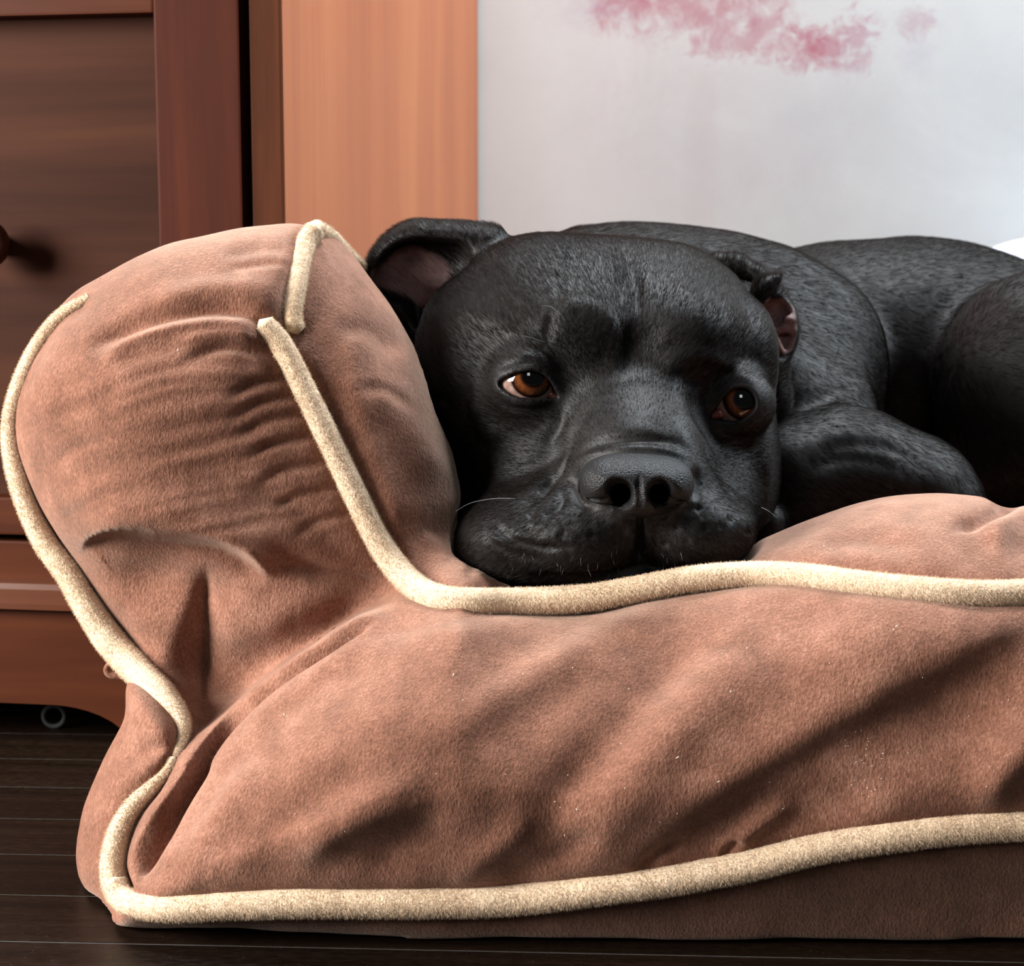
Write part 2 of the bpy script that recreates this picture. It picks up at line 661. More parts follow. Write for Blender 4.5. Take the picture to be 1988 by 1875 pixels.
# floor boards
m, nt, b = new_mat('dark_floor_board')
v = coords(nt, (0.05, 1, 1))
oi = nt.nodes.new('ShaderNodeObjectInfo')
n1 = noise(nt, v, 70, 4, 0.6, 0.4)
n2 = noise(nt, coords(nt, (0.35, 1, 1)), 420, 3, 0.6)
f = math_(nt, 'ADD', math_(nt, 'MULTIPLY', n1, 0.65), math_(nt, 'MULTIPLY', n2, 0.35))
f = math_(nt, 'ADD', f, math_(nt, 'MULTIPLY', math_(nt, 'SUBTRACT', oi.outputs['Random'], 0.5), 0.14))
r = ramp(nt, [(0.30, (0.003, 0.0016, 0.0010)), (0.5, (0.0078, 0.0040, 0.0024)), (0.72, (0.019, 0.0105, 0.0062))])
nt.links.new(f, r.inputs[0])
dust = noise(nt, coords(nt), 1500, 1, 0.5)
dr = ramp(nt, [(0.76, (0, 0, 0)), (0.80, (1, 1, 1))])
nt.links.new(dust, dr.inputs[0])
cc = mixc(nt, math_(nt, 'MULTIPLY', dr.outputs[0], 0.55), r.outputs[0], (0.30, 0.24, 0.18))
nt.links.new(cc, b.inputs['Base Color'])
rr = ramp(nt, [(0.3, (0.26,) * 3), (0.7, (0.48,) * 3)])
nt.links.new(n2, rr.inputs[0])
nt.links.new(rr.outputs[0], b.inputs['Roughness'])
b.inputs['Specular IOR Level'].default_value = 0.10
bump(nt, b, n2, 0.12, 0.0006)
M['board'] = m
M['board_edge'] = plain('worn_board_edge', (0.12, 0.095, 0.08), 0.5)
M['floor_base'] = plain('dusty_board_seam', (0.050, 0.044, 0.040), 0.8, 0.2)

# back wall with a faded pink blossom painting washed onto it
WALL_YAW = math.radians(8.9)
m, nt, b = new_mat('painted_pale_wall')
v = coords(nt)
base_n = noise(nt, v, 5.5, 5, 0.6, 0.4)
br = ramp(nt, [(0.34, (0.78, 0.83, 0.82)), (0.5, (0.825, 0.875, 0.865)), (0.68, (0.86, 0.905, 0.895))])
nt.links.new(base_n, br.inputs[0])
col = br.outputs[0]


def wall_patch(nt, col, c, rad, ncol, nscale, lo, hi, amt, dist=0.8):
    t = nt.nodes.new('ShaderNodeTexCoord')
    mp = nt.nodes.new('ShaderNodeMapping')
    mp.vector_type = 'POINT'
    mp.inputs['Location'].default_value = (-c[0] / rad[0], 0, -c[1] / rad[1])
    mp.inputs['Scale'].default_value = (1 / rad[0], 0.0, 1 / rad[1])
    nt.links.new(t.outputs['Object'], mp.inputs['Vector'])
    ln = N_(nt, 'ShaderNodeVectorMath', operation='LENGTH')
    nt.links.new(mp.outputs[0], ln.inputs[0])
    fall = math_(nt, 'SUBTRACT', 1.0, ln.outputs['Value'])
    n = noise(nt, coords(nt), nscale, 6, 0.72, dist)
    f = math_(nt, 'ADD', n, math_(nt, 'MULTIPLY', fall, 0.26))
    rp = ramp(nt, [(lo, (0, 0, 0)), (hi, (1, 1, 1))])
    nt.links.new(f, rp.inputs[0])
    edge = N_(nt, 'ShaderNodeMapRange')
    nt.links.new(fall, edge.inputs[0])
    edge.inputs[1].default_value = 0.0; edge.inputs[2].default_value = 0.35
    fac = math_(nt, 'MULTIPLY', math_(nt, 'MULTIPLY', rp.outputs[0], edge.outputs[0]), amt)
    return mixc(nt, fac, col, ncol)


WALL_MAT = (m, nt, b, col)

# ------------------------------------------------------------------ structure: floor, wall
def box_verts(x0, x1, y0, y1, z0, z1, bev=0.0):
    """box with bevelled edges (24 vertices, chamfered) -> verts, faces as lists"""
    if bev <= 0:
        V = [(x, y, z) for x in (x0, x1) for y in (y0, y1) for z in (z0, z1)]
        F = [(0, 1, 3, 2), (4, 6, 7, 5), (0, 4, 5, 1), (2, 3, 7, 6), (0, 2, 6, 4), (1, 5, 7, 3)]
        return V, F
    import bmesh
    bm = bmesh.new()
    bmesh.ops.create_cube(bm, size=1.0)
    for v in bm.verts:
        v.co = Vector((x0 + (v.co.x + 0.5) * (x1 - x0), y0 + (v.co.y + 0.5) * (y1 - y0), z0 + (v.co.z + 0.5) * (z1 - z0)))
    bmesh.ops.bevel(bm, geom=list(bm.edges), offset=bev, segments=2, profile=0.7, affect='EDGES')
    bm.verts.index_update()
    V = [tuple(v.co) for v in bm.verts]
    F = [tuple(v.index for v in f.verts) for f in bm.faces]
    bm.free()
    return V, F


def box_obj(name, dims, mat, parent=None, bev=0.0, extra=None):
    V, F = box_verts(*dims, bev)
    me = bpy.data.meshes.new(name)
    me.from_pydata(V, [], F)
    me.materials.append(mat)
    o = bpy.data.objects.new(name, me)
    COL.objects.link(o)
    o.parent = parent
    return o


# dark narrow floor boards
PLANK_YAW = math.radians(-3.0)
floor = box_obj('floor', (-1.3, 1.4, -0.6, 1.75, -0.03, -0.0004), M['floor_base'])
tag(floor, 'dark brown wooden floor of narrow boards', kind='structure')
# board seams seen at photo rows 1595, 1658, 1737, 1836 at the left edge
f0 = on_floor(80, 1737)
n_dir = np.array([-math.sin(PLANK_YAW), math.cos(PLANK_YAW)])
pitch = 0.0535
bw = pitch - 0.0016
rows = range(-14, 16)
plank_src = {}
for r_ in rows:
    off = (r_ * 0.37) % 1.0 * 0.9
    for k in range(0, 1):
        ln = 2.6
        xa = -1.25 + k * ln
        xb = min(xa + ln - 0.0012, 1.35)
        xa = max(xa, -1.25)
        if xb - xa < 0.05: continue
        c0 = f0[:2] + n_dir * (pitch * r_ + 0.0008)
        key = round(xb - xa, 3)
        if key not in plank_src:
            V, F = box_verts(0, xb - xa, 0, bw, -0.0011, 0.0, 0.0003)
            me = bpy.data.meshes.new('plank'); me.from_pydata(V, [], F); me.materials.append(M['board'])
            plank_src[key] = me
        base = np.array([math.cos(PLANK_YAW), math.sin(PLANK_YAW)]) * xa + c0 - f0[0] * np.array([math.cos(PLANK_YAW), math.sin(PLANK_YAW)])
        if base[1] > 1.72 or base[1] < -0.5: continue
        o = bpy.data.objects.new('plank', plank_src[key])
        COL.objects.link(o)
        o.location = (base[0], base[1], 0.0)
        o.rotation_euler = (0, 0, PLANK_YAW)
        o.parent = floor

# cabinet frame: local x runs along its front towards the left of the photo is -x, local y into the room's depth
CAB_P = on_floor(548, 1478)
AY = WALL_YAW


def plan_slope(px, py=250):
    d = to_world(cp(px, py, 1.0)) - np.array([0, 0, CAM_H])
    return d[0] / d[1]


yd = CAB_P[1]
CAB_P[0] = plan_slope(548) * yd
t_back = (plan_slope(930) * yd - CAB_P[0]) / (math.sin(AY) - plan_slope(930) * math.cos(AY))
CAB_D = t_back - 0.004
# wall: local origin at the foot of the cabinet's back right corner
WALL_P = np.array([CAB_P[0] + math.sin(AY) * t_back, CAB_P[1] + math.cos(AY) * t_back])


def on_wall(px, py):
    d = to_world(cp(px, py, 1.0)) - np.array([0, 0, CAM_H])
    n = np.array([math.sin(AY), math.cos(AY), 0])
    t = (WALL_P @ n[:2]) / (d @ n)
    p = np.array([0, 0, CAM_H]) + t * d
    q = p[:2] - WALL_P
    return (q[0] * math.cos(AY) - q[1] * math.sin(AY), p[2])


m, nt, b, col = WALL_MAT
k_ = 1.72 / FPX
for (c, rad, ncol, ns, lo, hi, amt) in [
    ((1330, -60), (430, 190), (0.74, 0.64, 0.66), 9, 0.50, 0.95, 0.5),
    ((1330, 10), (250, 75), (0.60, 0.24, 0.30), 40, 0.54, 0.74, 0.7),
    ((1450, 78), (190, 60), (0.60, 0.24, 0.30), 46, 0.55, 0.75, 0.7),
    ((1580, 92), (115, 62), (0.58, 0.16, 0.24), 52, 0.56, 0.76, 0.75),
    ((1582, 98), (22, 26), (0.56, 0.06, 0.12), 60, 0.50, 0.78, 0.8),
    ((1660, 75), (60, 80), (0.60, 0.28, 0.36), 60, 0.57, 0.74, 0.65),
    ((1225, 5), (110, 45), (0.58, 0.20, 0.27), 46, 0.54, 0.74, 0.7),
    ((1395, 30), (90, 40), (0.60, 0.24, 0.30), 50, 0.54, 0.74, 0.6),
    ((1780, 45), (48, 42), (0.62, 0.40, 0.48), 70, 0.53, 0.74, 0.55),
    ((1150, 10), (120, 60), (0.62, 0.60, 0.72), 14, 0.50, 0.90, 0.5),
    ((1360, 330), (40, 260), (0.70, 0.67, 0.66), 12, 0.40, 0.9, 0.6),
    ((1400, 200), (330, 220), (0.72, 0.69, 0.71), 8, 0.48, 0.9, 0.6),
    ((1620, 230), (520, 260), (0.68, 0.71, 0.74), 7, 0.48, 0.9, 0.5),
    ((1780, 110), (55, 40), (0.68, 0.66, 0.78), 20, 0.50, 0.9, 0.5),
]:
    w0 = on_wall(*c)
    col = wall_patch(nt, col, w0, (rad[0] * k_, rad[1] * k_), ncol, ns, lo, hi, amt)
nt.links.new(col, b.inputs['Base Color'])
b.inputs['Roughness'].default_value = 0.85
b.inputs['Specular IOR Level'].default_value = 0.2
bump(nt, b, noise(nt, coords(nt), 420, 3), 0.12, 0.0008)
wall = box_obj('wall_back', (-1.2, 1.9, 0.0, 0.05, 0.0, 2.4), m)
wall.location = (WALL_P[0], WALL_P[1], 0)
wall.rotation_euler = (0, 0, -AY)
tag(wall, 'pale grey wall with a faded pink blossom painting', kind='structure')

# ------------------------------------------------------------------ wooden cabinet
cab = empty('cabinet', (CAB_P[0], CAB_P[1], 0), -AY)
tag(cab, 'reddish brown wooden cabinet with a recessed panel door and arched foot', 'cabinet')


def cabx(px):
    """local x on the cabinet front for a photo column (at camera height)"""
    d = to_world(cp(px, 250, 1.0)) - np.array([0, 0, CAM_H])
    n = np.array([math.sin(AY), math.cos(AY)])
    t = (CAB_P[:2] @ n) / (d[:2] @ n)
    q = t * d[:2] - CAB_P[:2]
    return q[0] * math.cos(AY) - q[1] * math.sin(AY)


def cabz(px, py):
    d = to_world(cp(px, py, 1.0)) - np.array([0, 0, CAM_H])
    n = np.array([math.sin(AY), math.cos(AY)])
    t = (CAB_P[:2] @ n) / (d[:2] @ n)
    return CAM_H + t * d[2]


CW = 0.62   # cabinet width
xr = 0.0
x_post = cabx(487)     # face-frame post: x_post..0
x_door_r = cabx(472)
x_stile = cabx(308)
z_rail = cabz(150, 30)
z_door_b = cabz(30, 1036)
z_low_t = cabz(30, 1050)
z_mold_t = cabz(60, 1124)
z_mold_b = cabz(60, 1178)
z_arch = cabz(40, 1362)
CH = 0.95
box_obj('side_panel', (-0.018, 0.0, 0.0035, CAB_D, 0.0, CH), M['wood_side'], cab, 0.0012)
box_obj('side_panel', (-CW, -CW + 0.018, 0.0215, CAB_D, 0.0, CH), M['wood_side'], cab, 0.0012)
box_obj('back_panel', (-CW + 0.018, -0.018, CAB_D - 0.012, CAB_D, 0.05, CH), M['wood_panel'], cab, 0.0)
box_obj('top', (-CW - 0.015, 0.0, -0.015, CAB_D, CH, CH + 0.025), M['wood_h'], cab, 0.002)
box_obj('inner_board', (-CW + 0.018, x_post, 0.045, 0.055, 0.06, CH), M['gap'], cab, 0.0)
box_obj('post', (x_post, 0.0, 0.0, 0.0034, 0.0, CH), M['wood_edge_shaded'], cab, 0.0012)
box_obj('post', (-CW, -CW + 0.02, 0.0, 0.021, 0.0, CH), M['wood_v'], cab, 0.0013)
x_door_l = -CW + 0.024
door = empty('door', (0, 0, 0)); door.parent = cab
sw = x_door_r - x_stile
dz0, dz1 = z_door_b, CH - 0.01
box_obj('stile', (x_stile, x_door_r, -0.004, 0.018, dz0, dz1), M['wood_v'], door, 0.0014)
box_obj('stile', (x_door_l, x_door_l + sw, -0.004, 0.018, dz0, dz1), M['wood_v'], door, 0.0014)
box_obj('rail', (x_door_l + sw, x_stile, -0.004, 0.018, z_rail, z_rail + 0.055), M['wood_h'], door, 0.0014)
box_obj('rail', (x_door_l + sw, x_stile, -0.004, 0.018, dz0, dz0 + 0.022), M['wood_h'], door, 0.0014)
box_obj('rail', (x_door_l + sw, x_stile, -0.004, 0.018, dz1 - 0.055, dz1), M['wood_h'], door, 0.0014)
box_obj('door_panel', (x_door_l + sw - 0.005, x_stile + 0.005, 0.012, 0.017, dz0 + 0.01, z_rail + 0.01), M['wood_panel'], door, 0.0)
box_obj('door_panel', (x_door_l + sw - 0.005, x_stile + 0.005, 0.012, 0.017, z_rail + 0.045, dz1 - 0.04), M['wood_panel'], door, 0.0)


def lathe(name, prof, mat, parent, segs=28):
    V, F = [], []
    for r, z in prof:
        for i in range(segs):
            a = 2 * math.pi * i / segs
            V.append((r * math.cos(a), r * math.sin(a), z))
    for j in range(len(prof) - 1):
        for i in range(segs):
            a, c = j * segs + i, j * segs + (i + 1) % segs
            F.append((a, c, c + segs, a + segs))
    V.append((0, 0, prof[0][1])); V.append((0, 0, prof[-1][1]))
    n = len(V)
    for i in range(segs):
        F.append((n - 2, (i + 1) % segs, i))
        o = (len(prof) - 1) * segs
        F.append((n - 1, o + i, o + (i + 1) % segs))
    o = mesh_from(name, V, F, mat, parent)
    return o


def mesh_from(name, V, F, mat, parent=None, smooth=True):
    me = bpy.data.meshes.new(name)
    me.from_pydata([tuple(v) for v in V], [], F)
    if smooth:
        me.polygons.foreach_set('use_smooth', np.ones(len(F), bool))
    me.materials.append(mat)
    o = bpy.data.objects.new(name, me)
    COL.objects.link(o)
    o.parent = parent
    return o


kn = lathe('knob', [(0.006, 0), (0.006, 0.008), (0.009, 0.012), (0.0135, 0.017), (0.0145, 0.021), (0.0125, 0.026), (0.007, 0.0285)], M['wood_knob'], door)
kn.location = (cabx(-24), 0.012, cabz(-10, 474))
kn.rotation_euler = (math.pi / 2, 0, 0)
tag(kn, 'dark round wooden knob')
# bottom rail, raised moulding and arched apron
box_obj('bottom_rail', (-CW + 0.02, x_post, 0.0, 0.02, z_mold_t - 0.003, z_low_t), M['wood_h'], cab, 0.0014)
mold = box_obj('moulding', (-CW, 0.004, -0.012, 0.018, z_mold_b, z_mold_t), M['wood_mould'], cab, 0.004)
# apron with an arched cut-out
xa0, xa1 = -CW, 0.0
ax_r = cabx(236)
prof = []
nseg = 40
arch_l = -CW - ax_r
for i in range(nseg + 1):
    x = xa0 + (xa1 - xa0) * i / nseg
    prof.append(x)
xs = sorted(set([xa0, arch_l, ax_r, xa1] + [arch_l + (ax_r - arch_l) * i / 60 for i in range(61)]))
V, F = [], []


def arch_z(x):
    if x <= arch_l or x >= ax_r: return 0.0
    e = min(x - arch_l, ax_r - x)
    w = 0.052
    if e >= w: return z_arch
    t = e / w
    return z_arch * math.sqrt(max(0, 1 - (1 - t) ** 2)) if t < 1 else z_arch


for x in xs:
    for y in (-0.004, 0.016):
        V.append((x, y, arch_z(x) if (x > xa0 and x < xa1) else 0.0)); V.append((x, y, z_mold_b + 0.002))
for i in range(len(xs) - 1):
    a = i * 4; c = a + 4
    F += [(a, c, c + 1, a + 1), (a + 2, a + 3, c + 3, c + 2), (a, a + 2, c + 2, c), (a + 1, c + 1, c + 3, a + 3)]
F += [(0, 1, 3, 2), (4 * len(xs) - 4, 4 * len(xs) - 2, 4 * len(xs) - 1, 4 * len(xs) - 3)]
apron = mesh_from('apron', V, F, M['wood_h'], cab, smooth=False)

# small ring on the floor in the dark under the cabinet
rp_ = on_floor(105, 1378, 0.012)
V, F = [], []
for i in range(28):
    for j in range(10):
        a, c = 2 * math.pi * i / 28, 2 * math.pi * j / 10
        R_ = 0.0066 + 0.0016 * math.cos(c)
        V.append((R_ * math.cos(a), 0.0016 * math.sin(c), R_ * math.sin(a) + 0.0082))
for i in range(28):
    for j in range(10):
        F.append((i * 10 + j, i * 10 + (j + 1) % 10, ((i + 1) % 28) * 10 + (j + 1) % 10, ((i + 1) % 28) * 10 + j))
ring = mesh_from('rubber_ring', V, F, M['ring'])
ring.location = (rp_[0], rp_[1], 0.0)
tag(ring, 'small dull grey ring on the floor in the dark under the cabinet', 'ring')


def tube(name, P, rad, mat, parent, segs=14, lump=0.0, seed=1, soft=False):
    """tube along camera-space points with gently uneven radius"""
    P = np.asarray(P); n = len(P)
    T = np.gradient(P, axis=0); T /= np.linalg.norm(T, axis=1, keepdims=True)
    up = np.array([0, 0, -1.0])
    A = np.cross(T, up); A /= np.linalg.norm(A, axis=1, keepdims=True) + 1e-9
    Bn = np.cross(A, T)
    r = np.random.default_rng(seed)
    k = r.normal(size=n)
    k = np.convolve(k, np.ones(5) / 5, 'same')
    R = np.broadcast_to(np.asarray(rad, float), (n,)) * (1 + lump * k)
    V = []
    for i in range(segs):
        a = 2 * math.pi * i / segs
        V.append(P + (A * math.cos(a) + Bn * math.sin(a)) * R[:, None])
    V = np.stack(V, 1).reshape(-1, 3)
    F = []
    for j in range(n - 1):
        for i in range(segs):
            a, c = j * segs + i, j * segs + (i + 1) % segs
            F.append((a, a + segs, c + segs, c))
    # rounded ends
    m0 = len(V)
    if soft: V = push_out(V, 0.0022)
    V = np.concatenate([V, [P[0] - T[0] * R[0] * 0.6, P[-1] + T[-1] * R[-1] * 0.6]])
    F2 = [(m0, i, (i + 1) % segs, m0) for i in range(segs)]
    o_ = (n - 1) * segs
    tris = [(m0, i, (i + 1) % segs) for i in range(segs)] + [(m0 + 1, o_ + (i + 1) % segs, o_ + i) for i in range(segs)]
    me = bpy.data.meshes.new(name)
    me.from_pydata([tuple(v) for v in to_world(V)], [], F + tris)
    me.polygons.foreach_set('use_smooth', np.ones(len(me.polygons), bool))
    me.materials.append(mat)
    o = bpy.data.objects.new(name, me)
    COL.objects.link(o)
    if parent is not None: adopt(o, parent)
    return o


def resample(L, step):
    L = np.asarray(L); s = np.concatenate([[0], np.cumsum(np.linalg.norm(np.diff(L, axis=0), axis=1))])
    t = np.arange(0, s[-1], step)
    return np.stack([np.interp(t, s, L[:, i]) for i in range(L.shape[1])], -1)



# ------------------------------------------------------------------ dog
dog_anchor = wp(1500, 1040, 1.0)
dog = empty('dog', (dog_anchor[0], dog_anchor[1], 0.12))
tag(dog, 'black short-haired dog with brown eyes lying curled with its chin on the bed', 'dog')

# --- materials
m, nt, b = new_mat('black_dog_skin')
at = N_(nt, 'ShaderNodeAttribute', attribute_name='pink')
v = coords(nt)
n1 = noise(nt, v, 130, 3)
r = ramp(nt, [(0.3, (0.0045, 0.0038, 0.0036)), (0.7, (0.011, 0.009, 0.0085))])
nt.links.new(n1, r.inputs[0])
pr = ramp(nt, [(0.3, (0.14, 0.075, 0.07)), (0.7, (0.22, 0.125, 0.115))])
nt.links.new(n1, pr.inputs[0])
cc = mixc(nt, at.outputs['Fac'], r.outputs[0], pr.outputs[0])
nt.links.new(cc, b.inputs['Base Color'])
b.inputs['Roughness'].default_value = 0.55
b.inputs['Specular IOR Level'].default_value = 0.18
bump(nt, b, noise(nt, v, 900, 2), 0.25, 0.0006)
M['skin'] = m

m, nt, b = new_mat('black_dog_nose')
v = coords(nt)
vo = N_(nt, 'ShaderNodeTexVoronoi')
vo.inputs['Scale'].default_value = 1150
nt.links.new(v, vo.inputs['Vector'])
b.inputs['Base Color'].default_value = (0.0085, 0.0078, 0.008, 1)
b.inputs['Roughness'].default_value = 0.48
b.inputs['Specular IOR Level'].default_value = 0.16
hh = math_(nt, 'ADD', math_(nt, 'MULTIPLY', vo.outputs['Distance'], -1.0), math_(nt, 'MULTIPLY', noise(nt, v, 300, 2), 0.5))
bump(nt, b, hh, 0.5, 0.0006)
M['nose'] = m

m = bpy.data.materials.new('black_dog_fur')
m.use_nodes = True
nt = m.node_tree
for n in list(nt.nodes):
    if n.type == 'BSDF_PRINCIPLED': nt.nodes.remove(n)
hb = nt.nodes.new('ShaderNodeBsdfHairPrincipled')
hb.parametrization = 'COLOR'
hb.inputs['Color'].default_value = (0.016, 0.011, 0.009, 1)
hb.inputs['Roughness'].default_value = 0.16
hb.inputs['Radial Roughness'].default_value = 0.30
hb.inputs['Coat'].default_value = 0.0
hb.inputs['IOR'].default_value = 1.25
for nme in ('Random Roughness',):
    if nme in hb.inputs: hb.inputs[nme].default_value = 0.25
df = N_(nt, 'ShaderNodeBsdfDiffuse')
df.inputs['Color'].default_value = (0.0050, 0.0036, 0.0030, 1)
mx = N_(nt, 'ShaderNodeMixShader')
mx.inputs[0].default_value = 0.24
nt.links.new(df.outputs[0], mx.inputs[1])
nt.links.new(hb.outputs[0], mx.inputs[2])
nt.links.new(mx.outputs[0], nt.nodes['Material Output'].inputs['Surface'])
M['fur'] = m


def s_(z): return z / FPX


# --- head
HD = Field((-0.092, -0.062, 0.722), (0.172, 0.155, 0.985), 0.00105)
LEYE_C = (1022, 742, 0.8125)
REYE_C = (1432, 784, 0.8282)
EYE_R = 0.0148
HEAD_OUT = [(900, 520), (960, 478), (1040, 458), (1130, 460), (1240, 466), (1330, 480), (1385, 508), (1440, 560), (1472, 640), (1488, 720), (1494, 800), (1500, 870), (1500, 945),
            (1485, 1010), (1440, 1060), (1350, 1100), (1240, 1115), (1080, 1120), (950, 1080), (885, 1020), (872, 960), (845, 890), (815, 830), (808, 775), (815, 700), (824, 620), (850, 565)]
HD.pillow(HEAD_OUT, 0.890, 0.090, 0.065, 0.082, k=0.0, gx=0.03)
# muzzle, lips, bridge, nose bed
HD.pillow([(1125, 912), (1235, 885), (1345, 905), (1410, 930), (1455, 980), (1462, 1030), (1400, 1080), (1243, 1112), (1050, 1128), (935, 1095), (905, 1030), (960, 965), (1050, 915)],
          0.822, 0.060, 0.05, 0.055, k=0.024, gx=0.06, gy=0.10)
HD.ell(cp(1130, 1040, 0.798), (0.034, 0.0215, 0.036), 0.010, rot=0.06)
HD.ell(cp(1005, 1055, 0.812), (0.028, 0.020, 0.034), 0.012)
HD.ell(cp(1345, 1030, 0.796), (0.0285, 0.0215, 0.034), 0.010)
HD.ell(cp(1238, 945, 0.795), (0.030, 0.020, 0.043), 0.012)
HD.ell(cp(1238, 1112, 0.812), (0.036, 0.008, 0.034), 0.006)
HD.caps([cp(1238, 720, 0.836), cp(1238, 800, 0.822), cp(1238, 880, 0.800)], [0.015, 0.019, 0.025], 0.020)
HD.ell(cp(1238, 880, 0.818), (0.032, 0.032, 0.044), 0.020)
# cheek and brow muscles
HD.ell(cp(925, 720, 0.868), (0.022, 0.034, 0.032), 0.025)
HD.ell(cp(1125, 655, 0.835), (0.020, 0.018, 0.036), 0.018)
HD.ell(cp(1330, 655, 0.836), (0.026, 0.020, 0.036), 0.022)
HD.ell(cp(1455, 690, 0.862), (0.012, 0.024, 0.03), 0.015)
HD.ell(cp(1462, 905, 0.862), (0.010, 0.026, 0.030), 0.015)
# hollows round the eyes, then the lids
HD.ell(cp(1030, 742, 0.788), (0.023, 0.016, 0.014), 0.012, 'sub')
HD.ell(cp(1425, 788, 0.798), (0.018, 0.013, 0.014), 0.014, 'sub')
HD.ell(cp(*LEYE_C), (EYE_R + 0.0032,) * 3, 0.007)
HD.ell(cp(*REYE_C), (EYE_R + 0.0032,) * 3, 0.007)
L_ALM = [(964, 742), (980, 731), (1003, 723), (1030, 719), (1054, 724), (1070, 738), (1080, 756), (1086, 772), (1064, 773), (1035, 773), (1006, 770), (982, 759)]
R_ALM = [(1379, 808), (1394, 788), (1406, 772), (1420, 757), (1438, 750), (1457, 753), (1469, 767), (1472, 788), (1456, 806), (1436, 817), (1412, 816), (1394, 813)]
HD.caps([cp(1203, 958, 0.742), cp(1206, 962, 0.782)], [0.0058, 0.0048], 0.001, 'sub')
HD.caps([cp(1280, 958, 0.742), cp(1277, 962, 0.782)], [0.0056, 0.0046], 0.001, 'sub')
HD.pillow(L_ALM, 0.792, 0.03, 0.0185, 0.003, k=0.0012, op='sub', smooth=3)
HD.pillow(R_ALM, 0.806, 0.03, 0.0190, 0.003, k=0.0012, op='sub', smooth=3)
# ear on the left of the photo: a cupped flap
HD.pillow([(965, 442), (900, 432), (848, 429), (808, 427), (775, 436), (745, 456), (722, 484), (708, 516), (706, 545), (718, 572), (734, 602), (752, 626), (770, 652), (788, 680), (812, 712),
           (845, 700), (860, 620), (910, 560), (960, 520), (985, 470)], 0.888, 0.016, 0.014, 0.014, k=0.006, gx=-0.12)
HD.pillow([(900, 478), (850, 466), (800, 466), (765, 478), (738, 505), (727, 535), (732, 560), (760, 580), (790, 600), (812, 640), (822, 620), (830, 600), (850, 578), (890, 550), (915, 515)],
          0.878, 0.030, 0.0105, 0.012, k=0.005, op='sub', gx=-0.12)
HD.caps([cp(752, 512, 0.893), cp(762, 500, 0.892), cp(774, 500, 0.892), cp(782, 513, 0.892), cp(780, 540, 0.893)], [0.0030, 0.0036, 0.0036, 0.0034, 0.0028], 0.002)
# ear on the right of the photo
HD.pillow([(1462, 552), (1482, 535), (1514, 531), (1513, 548), (1528, 575), (1544, 600), (1551, 632), (1546, 668), (1536, 695), (1532, 730), (1537, 765), (1533, 795), (1520, 812), (1500, 830),
           (1480, 800), (1470, 700), (1455, 600)], 0.905, 0.011, 0.012, 0.010, k=0.004, gx=0.15)
HD.pillow([(1470, 610), (1488, 585), (1515, 580), (1536, 600), (1543, 632), (1537, 664), (1524, 690), (1508, 692), (1490, 670)], 0.896, 0.02, 0.008, 0.007, k=0.003, op='sub', gx=0.15)
HD.ell(cp(1533, 622, 0.900), (0.0035, 0.0030, 0.0040), 0.002)
HD.caps([cp(1512, 640, 0.901), cp(1524, 637, 0.900), cp(1540, 642, 0.900)], [0.0022, 0.0022, 0.002], 0.002)
HD.caps([cp(1500, 645, 0.900), cp(1503, 662, 0.899), cp(1514, 680, 0.899)], [0.0028, 0.0030, 0.0026], 0.002)
HD.pillow([(1465, 560), (1482, 538), (1514, 533), (1508, 556), (1498, 576), (1480, 596), (1466, 590)], 0.888, 0.006, 0.008, 0.006, k=0.002)
HD.caps([cp(1395, 512, 0.925), cp(1430, 516, 0.922), cp(1468, 532, 0.915)], [0.006, 0.0055, 0.005], 0.006)
hV, hQ = HD.mesh(2)
_x, _y = project(hV)
_w = np.clip(1.6 - 1.6 * (((_x - 1232) / 215) ** 2 + ((_y - 800) / 120) ** 2), 0, 1) * (hV[:, 2] < 0.83)
for (ex, ey) in ((1025, 745), (1430, 785)):
    _w *= np.clip((np.hypot(_x - ex, _y - ey) - 75) / 40, 0, 1)
hV = soften(hV, hQ, _w, 45)
H = Sculpt(hV, hQ, zmax=0.95)
H.ridge([(1205, 470), (1222, 515), (1234, 560), (1240, 625)], 11, -1.4, 0.3)
H.ridge([(1175, 490), (1190, 530), (1205, 560)], 14, 1.0, 0.3)
H.ridge([(1070, 640), (1085, 605), (1125, 588), (1165, 600), (1192, 640), (1196, 690), (1180, 735)], 18, 1.8, 0.25)
H.blob((1128, 652), 32, 30, -1.4)
H.blob((1240, 690), 50, 60, -3.0)
H.ridge([(1062, 672), (1066, 635), (1080, 600)], 10, -1.2, 0.3)
H.ridge([(1215, 620), (1220, 680), (1205, 740)], 16, -0.9, 0.3)
H.ridge([(1285, 735), (1310, 700), (1360, 690), (1420, 712), (1465, 735)], 17, 1.8, 0.25)
H.ridge([(1310, 740), (1370, 745), (1400, 755)], 14, -0.8, 0.3)
H.ridge([(985, 705), (1020, 692), (1060, 700), (1078, 725)], 9, 1.0, 0.3)
H.ridge([(960, 720), (1000, 703), (1050, 703)], 5, -0.8, 0.3)
H.ridge([(950, 760), (985, 786), (1040, 793), (1090, 790)], 8, -0.8, 0.3)
H.ridge([(970, 778), (1010, 786), (1060, 786)], 6, 0.7, 0.3)
H.ridge([(902, 700), (900, 770), (912, 830), (945, 872), (1000, 900)], 13, -1.6, 0.3)
H.ridge([(925, 770), (940, 820), (980, 860)], 16, 1.4, 0.3)
H.ridge([(1092, 785), (1085, 830), (1050, 875)], 12, -1.8, 0.3)
H.ridge([(1130, 830), (1095, 868), (1055, 895), (1000, 922), (940, 965)], 18, -2.6, 0.35)
H.ridge([(1335, 815), (1368, 858), (1400, 908), (1432, 960), (1470, 1015)], 20, -2.4, 0.35)
H.ridge([(1290, 800), (1340, 860), (1380, 915), (1425, 985)], 16, 0.8, 0.3)
